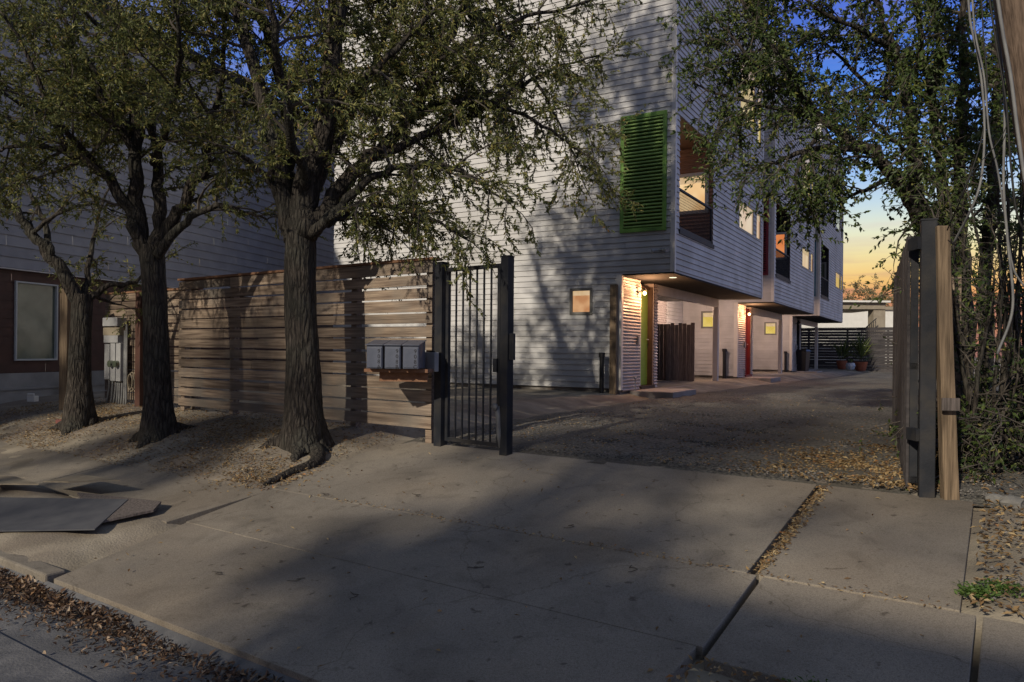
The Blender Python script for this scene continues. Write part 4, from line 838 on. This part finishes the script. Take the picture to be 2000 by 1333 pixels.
# ------------------------------------------------------------------ trees
def spline(pts, n=5):
    P = [np.array(tuple(p), float) for p in pts]; P = [2 * P[0] - P[1]] + P + [2 * P[-1] - P[-2]]; out = []
    for i in range(1, len(P) - 2):
        for k in range(n):
            t = k / n; a, b, c, d = P[i - 1:i + 3]
            out.append(.5 * ((2 * b) + (-a + c) * t + (2 * a - 5 * b + 4 * c - d) * t * t + (-a + 3 * b - 3 * c + d) * t ** 3))
    out.append(P[-2]); return np.array(out)
def unitv(): v = rng.normal(0, 1, 3); return v / np.linalg.norm(v)
class Tree:
    def __init__(self): self.tr = MB(); self.tw = MB(); self.P = []; self.D = []; self.TA = []; self.TB = []
    def limb(self, pts, r0, r1, dens=1.0, start=.15, blen=(.7, 1.6), droop=.25, sides=8, leafy=1.0, cl=None):
        sp = spline(pts); n = len(sp); rr = np.linspace(r0, r1, n)
        sp = sp + np.concatenate([np.zeros((1, 3)), rng.normal(0, min(.02, r0 * .25), (n - 1, 3))])
        self.tr.tube(sp, rr, sides); seg = np.linalg.norm(np.diff(sp, axis=0), axis=1); Ln = seg.sum(); cum = np.concatenate([[0], np.cumsum(seg)])
        k = max(2, int(Ln * (1 - start) * 4.2 * dens))
        for i in range(k):
            s = Ln * (start + (1 - start) * (i + rng.uniform(0, 1)) / k); j = min(np.searchsorted(cum, s) - 1, n - 2); j = max(j, 0)
            p = sp[j] + (sp[j + 1] - sp[j]) * ((s - cum[j]) / max(seg[j], 1e-6)); d = sp[j + 1] - sp[j]; d /= np.linalg.norm(d) + 1e-9
            v = unitv(); v -= d * np.dot(v, d) * .8; v[2] += .15; v /= np.linalg.norm(v)
            bl = rng.uniform(*blen) * (1.15 - .5 * s / Ln); q = self.branch(p, d * .55 + v, bl, min(rr[j] * .5, .022), droop, leafy, dens)
            for _ in range(2 if bl > .75 and leafy > .35 else 0):
                f = q[rng.integers(1, 4)]; self.branch(f, (q[-1] - q[0]) / bl + unitv() * .8, bl * rng.uniform(.45, .7), .007, droop, leafy, dens)
        self.branch(sp[-1], sp[-1] - sp[-2], blen[0] * .9, r1 * .8, droop, leafy, dens)
    def branch(self, p, d, L_, r, droop, leafy, dens=1.0):
        d = d / (np.linalg.norm(d) + 1e-9); n = 5; pts = [p]; st = L_ / n; dirs = []
        for i in range(n):
            d = d + rng.normal(0, .16, 3) + np.array((0, 0, -droop * .22)); d /= np.linalg.norm(d); p = p + d * st; pts.append(p); dirs.append(d)
        self.tw.tube(pts, np.linspace(r, .003, n + 1), 4, False)
        for i in range(1, n + 1):
            m = max(1, int(round(st / .07 * leafy)))
            for k in range(m):
                a = pts[i - 1] + (pts[i] - pts[i - 1]) * rng.uniform(0, 1); v = unitv(); td = dirs[i - 1] * .7 + v * .9 + np.array((0, 0, -droop * .35)); td /= np.linalg.norm(td)
                tl = rng.uniform(.12, .34); self.TA.append(a); self.TB.append(a + td * tl)
        return pts
    def finish(self, name, base, label, leafm, ll=.054, lw=.019, per=23, group=None, cat='tree', barkm=None, lname='crown'):
        A = np.array(self.TA); B = np.array(self.TB); n = len(A)
        t = rng.uniform(.1, 1.05, (n, per)); P = (A[:, None] + (B - A)[:, None] * t[..., None]).reshape(-1, 3); tdir = np.repeat(B - A, per, axis=0); tdir /= np.linalg.norm(tdir, axis=1)[:, None]
        m = len(P); D = tdir * .8 + rng.normal(0, .55, (m, 3)) + np.array((0, 0, -.22)); Nn = rng.normal(0, 1, (m, 3)) + np.array((0, 0, .7))
        rt = thing(name, Vector(base), label, cat, group)
        self.tw.segs(A, B, .0032, .0016)
        lf = MB(); lf.leaves(P, D, Nn, rng.uniform(ll * .45, ll * 1.35, m), rng.uniform(lw * .7, lw * 1.25, m))
        self.tr.build('trunk', barkm or M['bark'], rt, smooth=True)
        self.tw.build('branches', M['twig'], rt); lf.build(lname, leafm, rt)
        print('TREE', label, m); return rt
def A3(L3): return [at(*p) for p in L3]
def trunk(T, pts, radii, roots=0, base=None):
    sp = spline(pts, 6); n = len(sp); rr = np.interp(np.linspace(0, 1, n), np.linspace(0, 1, len(radii)), radii)
    ns = 20; a = np.arange(ns) * 2 * math.pi / ns; V = []
    for i in range(n):
        z = sp[i][2] - sp[0][2]; fl = math.exp(-max(0, z) / .16)
        r = rr[i] * (1 + .05 * np.sin(a * 3 + i * .25) + .03 * np.sin(a * 7 - i * .5) + fl * .38 * (np.maximum(0, np.sin(a * 2.5 + 1)) ** 2) + .012 * rng.normal(0, 1, ns))
        V.append(np.stack([sp[i][0] + r * np.cos(a), sp[i][1] + r * np.sin(a), np.full(ns, sp[i][2])], -1))
    V = np.concatenate(V); Q = [(i * ns + k, i * ns + (k + 1) % ns, (i + 1) * ns + (k + 1) % ns, (i + 1) * ns + k) for i in range(n - 1) for k in range(ns)]; T.tr.add(V, Q)
    for k in range(roots):
        an = k * 2 * math.pi / roots + rng.uniform(-.4, .4); p = np.array(sp[0]); d = np.array((math.cos(an), math.sin(an), 0)); ln = rng.uniform(.16, .42); pts = []
        for f in np.linspace(.25, 1, 5):
            q = p + d * (rr[0] * .5 + ln * f) + np.array((rng.uniform(-.03, .03), rng.uniform(-.03, .03), 0)); q[2] = gz(q[0], q[1]) + .05 * (1 - f) - .01 * f - .012; pts.append(q)
        T.tr.tube([p + d * .05 + UZ * .12] + pts, [.13, .10, .075, .055, .035, .015], 8)
G1 = 'oaks growing along the sidewalk'
# big oak
T = Tree(); b1 = at(590, 866, 8.2); b1.z = gz(b1.x, b1.y) - .05
trunk(T, [b1, at(592, 800, 8.2), at(592, 700, 8.2), at(588, 600, 8.2), at(586, 500, 8.2), at(585, 430, 8.2)], [.27, .205, .18, .172, .172, .15], 7)
T.limb(A3([(575, 470, 8.2), (548, 370, 8.2), (535, 270, 8.2), (500, 150, 8.3), (460, 20, 8.5), (430, -150, 8.8)]), .12, .04, 1.44, .2)
T.limb(A3([(590, 460, 8.2), (605, 340, 8.2), (640, 220, 8.1), (650, 80, 8.0), (660, -90, 7.9), (650, -320, 7.8)]), .175, .08, 1.28, .3)
T.limb(A3([(575, 450, 8.3), (560, 330, 8.5), (565, 230, 8.7), (530, 90, 8.9), (490, -50, 9.2), (450, -220, 9.5)]), .13, .04, 1.28, .25)
T.limb(A3([(600, 460, 8.2), (650, 385, 8.2), (720, 310, 8.3), (800, 230, 8.5), (850, 120, 8.8), (905, 20, 9.1), (960, -90, 9.4)]), .11, .03, 1.76, .25)
T.limb(A3([(610, 460, 8.1), (665, 400, 8.0), (750, 335, 7.9), (850, 322, 7.8), (930, 350, 7.8), (995, 400, 7.8)]), .06, .008, 2.40, .3, (.5, 1.1), .6)
T.limb(A3([(720, 310, 8.3), (810, 275, 8.4), (900, 235, 8.6), (1000, 180, 8.9), (1090, 130, 9.2), (1180, 110, 9.4)]), .055, .008, 2.40, .1, (.5, 1.2), .5)
T.limb(A3([(800, 230, 8.5), (910, 195, 8.5), (1020, 225, 8.6), (1110, 280, 8.6), (1170, 320, 8.6)]), .04, .006, 2.56, .1, (.4, 1.0), .7)
T.limb(A3([(640, 430, 8.0), (710, 400, 7.8), (810, 415, 7.7), (890, 455, 7.6), (930, 480, 7.6)]), .035, .006, 2.40, .1, (.4, .9), .6)
T.limb(A3([(850, 120, 8.8), (960, 60, 8.9), (1080, 20, 9.1), (1200, -10, 9.3)]), .045, .008, 2.24, .1, (.5, 1.2), .5)
T.limb(A3([(905, 20, 9.1), (1000, 90, 9.0), (1060, 180, 9.0), (1100, 260, 9.0), (1150, 380, 9.0)]), .03, .005, 2.40, .2, (.4, 1.0), .8)
T.limb(A3([(640, 440, 8.4), (690, 420, 8.9), (760, 430, 9.4), (840, 470, 9.8)]), .04, .006, 2.88, .1, (.5, 1.1), .6)
T.limb(A3([(555, 400, 8.2), (505, 330, 8.0), (460, 300, 7.8), (410, 300, 7.6)]), .04, .006, 2.08, .2, (.5, 1.1), .4)
T.limb(A3([(600, 380, 8.2), (570, 260, 7.4), (540, 90, 6.7), (500, -120, 6.2)]), .06, .02, 1.12, .3, (.5, 1.1), .4)
T.limb(A3([(610, 380, 8.2), (680, 240, 9.2), (740, 100, 10.0), (790, -60, 10.6)]), .07, .02, 1.92, .2)
T.limb(A3([(640, 220, 8.1), (740, 130, 7.9), (830, 40, 7.8), (920, -60, 7.6)]), .05, .012, 1.76, .2, (.5, 1.2), .4)
T.limb(A3([(660, -90, 7.9), (780, -180, 8.0), (920, -220, 8.4), (1080, -220, 9)]), .06, .012, 1.92, .1)
T.limb(A3([(655, -200, 7.9), (560, -320, 8.4), (480, -420, 9)]), .05, .012, 1.60, .1)
for k, (x_, y_, dd) in enumerate(((480, -500, 8.6), (620, -620, 9.6), (800, -520, 8.4), (980, -420, 8.9), (1120, -350, 9.6), (720, -760, 8.2), (900, -680, 9.4), (560, -800, 8.8), (1240, -220, 9.8))):
    T.limb(A3([(655, -200, 7.9), ((655 + x_) / 2 + 20, (-200 + y_) / 2 - 40, (7.9 + dd) / 2), (x_, y_, dd)]), .05, .012, 1.3, .15)
T.limb(A3([(650, -320, 7.8), (670, -700, 7.9), (690, -1150, 8.0)]), .08, .03, .6, .2)
for k, (x_, y_, dd) in enumerate(((900, -900, 9.2), (1080, -760, 9.0), (1250, -560, 9.4), (1000, -1150, 8.6), (780, -1350, 9.2), (560, -1150, 8.4), (1180, -950, 10), (1330, -380, 9.6))):
    T.limb(A3([(675, -700, 7.9), ((675 + x_) / 2, (-640 + y_) / 2, (7.9 + dd) / 2), (x_, y_, dd)]), .04, .01, 1.0, .25, (.6, 1.4), .25, 6, .8)
rp = []
for px_, py_, dd_, rr_ in ((612, 855, 8.1, .1), (622, 868, 7.85, .08), (610, 885, 7.6, .065), (575, 903, 7.4, .05), (540, 925, 7.15, .035), (515, 940, 7.0, .015)):
    q_ = at(px_, py_, dd_); rp.append((q_.x, q_.y, gz(q_.x, q_.y) + .012))
T.tr.tube(spline(rp, 4), np.interp(np.linspace(0, 1, 21), np.linspace(0, 1, 6), [.1, .08, .065, .05, .035, .015]), 9)
T.finish('oak_tree', b1, 'largest oak with thick forked trunk in front of the slat fence', M['leaf'], group=G1)
# middle oak
T = Tree(); b2 = at(305, 846, 9.2); b2.z = gz(b2.x, b2.y) - .05
trunk(T, [b2, at(308, 780, 9.2), at(306, 680, 9.2), at(303, 590, 9.2), at(298, 520, 9.2), at(296, 480, 9.2)], [.22, .165, .148, .14, .144, .128], 5)
T.limb(A3([(290, 510, 9.2), (270, 410, 9.2), (265, 300, 9.2), (262, 200, 9.3), (240, 90, 9.4), (215, -40, 9.5)]), .11, .035, 1.1, .25)
T.limb(A3([(290, 500, 9.2), (250, 410, 9.1), (195, 330, 9.0), (130, 300, 8.9), (60, 285, 8.8), (-20, 290, 8.7)]), .085, .015, 1.2, .25)
T.limb(A3([(300, 510, 9.2), (316, 410, 9.3), (305, 300, 9.5), (302, 190, 9.8), (315, 60, 10.1)]), .10, .025, 1.1, .25)
T.limb(A3([(302, 500, 9.2), (350, 410, 9.1), (398, 330, 9.0), (415, 250, 8.9), (430, 150, 8.8), (440, 30, 8.7)]), .085, .02, 1.1, .25)
T.limb(A3([(308, 500, 9.1), (355, 445, 9.0), (410, 405, 8.9), (480, 415, 8.9), (525, 425, 8.9)]), .065, .01, 1.3, .35, (.4, 1.0), .5)
T.limb(A3([(265, 300, 9.2), (215, 220, 9.0), (175, 120, 8.8), (120, 30, 8.6)]), .05, .015, 1.4, .15)
T.limb(A3([(300, 320, 9.3), (335, 220, 8.5), (350, 110, 7.9), (340, -10, 7.4)]), .05, .015, 1.2, .2)
T.limb(A3([(130, 300, 8.9), (90, 200, 8.7), (50, 100, 8.5), (0, 20, 8.3)]), .04, .012, 1.5, .1)
T.limb(A3([(262, 260, 9.2), (200, 260, 10.0), (140, 200, 10.6), (80, 120, 11.2)]), .045, .012, 1.4, .1)
T.limb(A3([(262, 200, 9.3), (330, 120, 9.6), (400, 20, 9.9)]), .045, .012, 1.3, .1)
T.limb(A3([(240, 90, 9.4), (160, 20, 9.2), (60, -60, 9)]), .04, .012, 1.5, .1)
T.limb(A3([(195, 330, 9.0), (120, 250, 8.4), (40, 200, 7.9), (-60, 150, 7.5)]), .04, .01, 1.3, .1)
T.finish('oak_tree', b2, 'middle oak whose trunk splits into five limbs left of the slat fence', M['leaf'], group=G1)
# small oak
T = Tree(); b3 = at(152, 816, 10.3); b3.z = gz(b3.x, b3.y) - .05
trunk(T, [b3, at(155, 750, 10.3), at(158, 670, 10.3), at(160, 600, 10.3), at(162, 575, 10.3)], [.22, .15, .135, .13, .12], 4)
T.limb(A3([(158, 610, 10.3), (120, 530, 10.2), (70, 470, 10.1), (20, 400, 10.0), (-40, 360, 9.9)]), .11, .03, .7, .35, (.5, 1.1))
T.limb(A3([(100, 500, 10.1), (85, 430, 10.2), (50, 360, 10.3), (30, 290, 10.4)]), .05, .01, .9, .2, (.5, 1.1))
T.limb(A3([(162, 600, 10.3), (200, 565, 10.4), (265, 548, 10.6), (330, 500, 10.8)]), .06, .008, .9, .3, (.4, .9), .5)
T.limb(A3([(160, 600, 10.3), (175, 510, 10.5), (190, 430, 10.8), (220, 350, 11)]), .05, .01, .8, .3, (.5, 1.0))
T.limb(A3([(60, 460, 10.1), (110, 420, 9.8), (180, 400, 9.6), (240, 420, 9.5)]), .03, .006, .8, .2, (.4, .9))
T.limb(A3([(175, 575, 10.4), (215, 590, 10.7), (250, 600, 11.0)]), .03, .005, 1.6, .3, (.35, .7), .7)
T.finish('oak_tree', b3, 'smallest oak with leaning limbs near the maroon window', M['leaf'], group=G1, per=16)
# tree over the drive on the right
T = Tree(); b4 = at(1868, 850, 9.4); b4.z = gz(b4.x, b4.y) - .05
T.limb(A3([(1862, 850, 9.4), (1852, 680, 9.4), (1838, 540, 9.3), (1815, 450, 9.2), (1790, 400, 9.1)]), .17, .12, .3, .6, (.4, .8))
T.limb(A3([(1800, 420, 9.1), (1745, 345, 9.0), (1690, 295, 9.0), (1610, 235, 9.1), (1550, 175, 9.2), (1505, 90, 9.3), (1450, 0, 9.4)]), .09, .02, 1.5, .25)
T.limb(A3([(1795, 410, 9.1), (1785, 300, 9.2), (1770, 180, 9.3), (1745, 90, 9.4), (1700, -20, 9.6)]), .09, .03, 1.4, .3)
T.limb(A3([(1690, 295, 9.0), (1600, 290, 9.0), (1530, 310, 9.0), (1480, 330, 9.1), (1430, 300, 9.2)]), .045, .008, 1.9, .1, (.5, 1.1), .6)
T.limb(A3([(1610, 235, 9.1), (1530, 215, 9.2), (1450, 195, 9.4), (1380, 175, 9.6), (1345, 150, 9.7)]), .035, .006, 2.2, .1, (.5, 1.1), .5)
T.limb(A3([(1600, 260, 9.0), (1560, 320, 8.9), (1560, 380, 8.8), (1590, 420, 8.8)]), .03, .006, 2.2, .2, (.4, .9), .6)
T.limb(A3([(1745, 345, 9.0), (1690, 370, 9.1), (1640, 395, 9.3), (1610, 400, 9.4)]), .035, .006, 2.0, .3, (.4, .9), .6)
T.limb(A3([(1550, 175, 9.2), (1480, 130, 9.2), (1420, 60, 9.3), (1380, 20, 9.4)]), .035, .006, 2.2, .1, (.5, 1.2), .4)
T.limb(A3([(1740, 90, 9.4), (1680, 60, 9.2), (1600, 20, 9.0), (1530, -40, 9.0)]), .04, .008, 1.7, .1)
T.limb(A3([(1770, 200, 9.3), (1700, 170, 9.7), (1640, 110, 10), (1590, 60, 10.2)]), .04, .008, 1.8, .1)
T.limb(A3([(1880, 860, 9.6), (1860, 560, 9.6), (1840, 350, 9.6), (1815, 180, 9.7), (1790, 0, 9.8)]), .11, .03, 1.1, .45)
T.limb(A3([(1895, 870, 9.3), (1885, 560, 9.3), (1875, 330, 9.2), (1885, 120, 9.2), (1870, -60, 9.2)]), .11, .03, 1.3, .4)
T.limb(A3([(1930, 880, 9.0), (1925, 560, 8.8), (1940, 330, 8.6), (1955, 120, 8.5), (1950, -60, 8.5)]), .09, .03, 1.3, .35)
T.limb(A3([(1870, 400, 9.2), (1800, 330, 8.7), (1730, 260, 8.4), (1680, 220, 8.2)]), .04, .008, 1.9, .1)
T.limb(A3([(1815, 180, 9.7), (1860, 80, 9.8), (1900, -20, 9.9)]), .04, .01, 1.6, .1)
T.limb(A3([(1800, 420, 9.1), (1780, 440, 9.0), (1755, 470, 9.0), (1745, 520, 9.0)]), .02, .004, 1.2, .2, (.3, .5), .6)
T.limb(A3([(1940, 330, 8.6), (1990, 240, 8.2), (2050, 150, 8)]), .04, .01, 1.8, .1)
T.limb(A3([(1505, 90, 9.3), (1440, 110, 9.4), (1390, 90, 9.5), (1360, 60, 9.6)]), .02, .005, 2.2, .0, (.4, .9), .4)
T.limb(A3([(1640, 395, 9.3), (1590, 390, 9.3), (1540, 400, 9.3), (1500, 380, 9.3)]), .02, .004, 2.2, .0, (.3, .7), .5)
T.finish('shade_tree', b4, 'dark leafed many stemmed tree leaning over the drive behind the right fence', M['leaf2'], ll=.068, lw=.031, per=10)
# thicket on the right
T = Tree(); b5 = at(1940, 930, 6.6); b5.z = gz(b5.x, b5.y)
for k in range(34):
    px = rng.uniform(1885, 2080); d = rng.uniform(6.2, 8.4); top = rng.uniform(250, 620); x1 = px + rng.normal(0, 30)
    p0_ = at(px, 900, d); p0_.z = gz(p0_.x, p0_.y); r = rng.uniform(.010, .032)
    T.limb([p0_, at(px + rng.normal(0, 12), 760, d), at((px + x1) / 2 + rng.normal(0, 12), 600, d + .1), at(x1, top, d)], r, r * .35, .6, .12, (.4, 1.0), .3, 6, .25)
for k in range(150):
    px = rng.uniform(1885, 2060); d = rng.uniform(5.9, 7.6); p0_ = at(px, rng.uniform(760, 930), d); p0_.z = max(p0_.z, gz(p0_.x, p0_.y) + .05)
    T.branch(np.array(p0_), unitv() * np.array((1, .6, .5)) + np.array((-.1, -.2, .25)), rng.uniform(.5, 1.1), .006, .35, .07)
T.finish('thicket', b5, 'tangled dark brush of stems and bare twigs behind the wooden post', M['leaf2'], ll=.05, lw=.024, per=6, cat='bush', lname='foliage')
# far trees beyond the back fence
def far_tree(px, py, d, w, label, m):
    T = Tree(); b = at(px, py, d); top = b.z; b.z = .5
    T.limb([b, (b.x, b.y, 2.0), (b.x + .3, b.y, 3.4)], .2, .1, .05, .9)
    for k in range(9):
        a = k * .7; T.limb([(b.x + .1, b.y, 2.4), (b.x + w * .3 * math.cos(a), b.y + w * .3 * math.sin(a), top * .62), (b.x + w * .5 * math.cos(a + .3), b.y + w * .5 * math.sin(a + .3), top * rng.uniform(.75, 1.0))], .07, .015, .8, .2, (.8, 1.6), .2, 5)
    T.finish('far_tree', b, label, m, ll=.16, lw=.09, per=4, group='trees beyond the back fence')
far_tree(1662, 545, 66, 5.5, 'hazy bare topped tree left of centre beyond the back fence', M['hazeleaf'])
far_tree(1745, 575, 62, 3.6, 'smaller hazy tree right of the tan porch column', M['hazeleaf'])
# street side trees behind the camera that throw the dappled shade
def shade(q, s, zc, rad, h, label, n, per=7, lf=1.0):
    T = Tree(); x, y = cw(q, s); z = gz(x, y) - .05; trunk(T, [(x, y, z), (x + .05, y, z + 1), (x, y + .1, z + 2), (x, y, zc - h * .5)], [.3, .22, .2, .16], 4)
    for k in range(n):
        a = k * 2.4; e = ((k + .5) / n - .5) * 2; rr = rad * math.sqrt(max(.15, 1 - e * e)) * rng.uniform(.6, 1)
        T.limb([(x, y, zc - h * .5), (x + rr * .45 * math.cos(a), y + rr * .45 * math.sin(a), zc + e * h * .3), (x + rr * math.cos(a), y + rr * math.sin(a), zc + e * h * .5)], .07, .012, lf, .15, (.7, 1.5), .25, 6)
    T.finish('street_tree', (x, y, z), label, M['leaf'], ll=.09, lw=.045, per=per, group='trees across the street')
shade(-3.9, -19.5, 13.6, 3.5, 4.6, 'tree behind the street house, left of the photographer', 16, 4, .8)
shade(1.75, -13, 6.2, 2.1, 3.4, 'dense garden tree beside the street house', 18, 12, 1.1)
shade(1.3, -17, 10.6, 2.6, 3.4, 'airy tree rising beside the street house', 10, 4, .7)
shade(1.2, -26, 18.3, 3.2, 4.2, 'very tall tree behind the street house', 16, 5, .6)
shade(9.4, -9.5, 8.2, 3.2, 4.2, 'tree across the street right of the photographer', 18, 9, 1.0)
shade(-8.8, -9.5, 8.0, 2.4, 3.4, 'tree across the street far left of the photographer', 10, 6, .6)
# house across the street (behind the camera)
rt = thing('street_house', Vector((*cw(6, -17), .1)), 'two storey house across the street behind the photographer', 'house')
def cb(mb, q0, q1, s0, s1, z0, z1): a = cw(q0, s0); return mb.box((a[0], a[1], z0), TQ3 * (q1 - q0), NS3 * (s1 - s0), UZ * (z1 - z0))
cb(MB(), 2.3, 14, -22, -14, .0, 8.3).build('wall', M['whitewall'], rt)
c = MB(); A = [np.array((*cw(q, s), z)) for q, s, z in ((1.9, -13.4, 8.3), (14.5, -13.4, 8.3), (14.5, -22.6, 8.3), (1.9, -22.6, 8.3), (4.6, -18, 10.2), (12, -18, 10.2))]
c.add(A, [(0, 1, 5, 4), (2, 3, 4, 5)], [(3, 0, 4), (1, 2, 5)]); c.build('roof', M['asphalt'], rt)
for q in (1.5, 5, 8.5, 12):
    for z in (1.3, 4.6): cb(MB(), q, q + 1.1, -14.0, -13.94, z, z + 1.5).build('window', M['glass_l'], rt)

# ------------------------------------------------------------------ pole, cables, sheets and bits
P1 = at(2003, 330, 4.6); P2 = at(1949, 0, 4.6); d = (P2 - P1).normalized(); r_ = .165
bt = P1 - d * ((P1.z - .2) / d.z); tp = P1 + d * 6
off = Vector((r_ * 1.0, 0, 0))
rt = thing('utility_pole', bt + off, 'leaning brown wooden utility pole at the top right corner', 'pole')
MB().tube([bt + off + (tp - bt) * f for f in np.linspace(0, 1, 12)], np.linspace(.175, .13, 12), 20).build('shaft', M['pole'], rt, smooth=True)
def cable(pts, r, m, label): 
    o = MB().tube(spline(A3(pts), 8), r * .75, 7).build('cable', m, smooth=True); return tag(o, label, 'cable', 'cables hanging from the utility pole')
cable([(1888, -60, 4.9), (1895, 40, 4.9), (1912, 120, 4.9), (1922, 220, 4.9), (1920, 320, 4.9), (1905, 390, 4.9), (1861, 478, 5.2)], .010, M['cable'], 'grey cable ending at the top of the wooden post')
cable([(1896, -60, 4.85), (1904, 60, 4.85), (1922, 150, 4.85), (1932, 260, 4.85), (1948, 330, 4.85), (1962, 420, 4.85), (1978, 520, 4.85), (2000, 560, 4.85)], .008, M['cable'], 'pale thin cable looping from the pole to the right edge')
cable([(1934, -60, 4.8), (1948, 60, 4.8), (1962, 200, 4.8), (1960, 360, 4.8), (1968, 470, 4.8), (1978, 600, 4.8), (1948, 692, 4.8)], .011, M['cable'], 'longest pale conduit with its cut lower end hanging free')
cable([(1915, -60, 4.9), (1920, 60, 4.9), (1928, 180, 4.9), (1915, 280, 4.9), (1880, 380, 4.9), (1850, 450, 5.3)], .006, M['blackcable'], 'thin black cable curving down behind the grey one')
cable([(1924, -60, 4.7), (1945, 80, 4.7), (1965, 200, 4.7), (1975, 330, 4.7), (1990, 430, 4.7), (2030, 480, 4.7)], .009, M['blackcable'], 'black cable running beside the pole edge')
cable([(1940, -60, 4.5), (1958, 60, 4.5), (1974, 150, 4.5), (1988, 260, 4.5), (2003, 360, 4.5)], .014, M['cable'], 'thick pale cable stapled down the face of the pole')
cable([(1990, 150, 4.7), (1960, 260, 4.75), (1905, 330, 4.8), (1868, 400, 5.0)], .004, M['blackcable'], 'fine black wire crossing the other cables')
def sheet(pts, th, m, lift, label, name='board_sheet', edge=None):
    P3 = []
    for (px, py, dd, z) in pts: p = at(px, py, dd); P3.append((p.x, p.y, gz(p.x, p.y) + z))
    n = len(P3); mb = MB(); V = P3 + [(x, y, z + th) for x, y, z in P3]
    mb.add(V, [(i, (i + 1) % n, n + (i + 1) % n, n + i) for i in range(n)], [(n, n + i, n + i + 1) for i in range(1, n - 1)] + [(0, i + 1, i) for i in range(1, n - 1)])
    return tag(mb.build(name, m), label, 'board', 'flattened sheets dumped on the sidewalk')
sheet([(-80, 1030, 5.95, .082), (185, 1033, 5.80, .072), (250, 983, 6.55, .08), (-80, 982, 6.8, .09)], .010, M['card'], 0, 'large dark flat sheet nearest the curb on the left sidewalk')
sheet([(195, 1020, 6.0, .05), (300, 990, 6.25, .05), (315, 982, 6.45, .06), (150, 978, 6.9, .06)], .02, M['greywood'], 0, 'thin dark board poking out right of the large sheet')
sheet([(85, 955, 7.2, .11), (135, 980, 6.85, .17), (235, 968, 6.95, .15), (160, 950, 7.4, .12)], .012, M['cardedge'], 0, 'tan curled sheet lying on top of the pile')
sheet([(-30, 960, 7.1, .12), (75, 972, 6.9, .13), (30, 950, 7.4, .11), (-30, 942, 7.6, .10)], .012, M['cardedge'], 0, 'small tan sheet at the far left of the pile')
def rock(px, py, d, r, label):
    p = gp(*at(px, py, d)[:2], .02); a = rng.uniform(.7, 1.2, (4, 9)); mb = MB(); V = []; 
    for i, (zz, rr) in enumerate(((-.2, .9), (.15, 1), (.4, .8), (.55, .35))):
        for k in range(9): V.append((p.x + r * rr * a[i, k] * math.cos(k * .698), p.y + r * .7 * rr * a[i, k] * math.sin(k * .698), p.z + r * zz))
    Q = [(i * 9 + k, i * 9 + (k + 1) % 9, (i + 1) * 9 + (k + 1) % 9, (i + 1) * 9 + k) for i in range(3) for k in range(9)]; mb.add(V, Q, [(27, 27 + k, 28 + k) for k in range(1, 8)])
    tag(mb.build('rock', M['rock'], bevel=.006), label, 'rock', 'rubble rocks by the brush')
rock(1942, 972, 5.3, .085, 'left grey rock at the edge of the brush')
rock(1974, 976, 5.2, .10, 'right larger grey rock at the edge of the brush')
# twigs on the concrete
c = MB()
for (px, py, dd) in ((430, 1125, 4.9), (585, 1108, 4.7), (700, 1150, 4.4), (820, 945, 6.3), (1245, 1075, 4.5), (930, 1100, 4.7), (640, 950, 6.5), (1120, 1010, 5.3)):
    p = at(px, py, dd); q_, s_ = qs(p.x, p.y); z = float(np.interp(s_, [0, 1.1, 2, 3.9], [0, .15, .28, .525])) + .018; a = rng.uniform(0, 3.1)
    c.tube([(p.x + t * math.cos(a + t * 4) * .12, p.y + t * math.sin(a) * .12, z + .006 * abs(math.sin(t * 9))) for t in np.linspace(-.6, .6, 6)], .0028, 5)
o = c.build('fallen_twigs', M['twig'], kind='stuff'); o['label'] = 'small broken twigs lying on the concrete drive'; o['category'] = 'twigs'
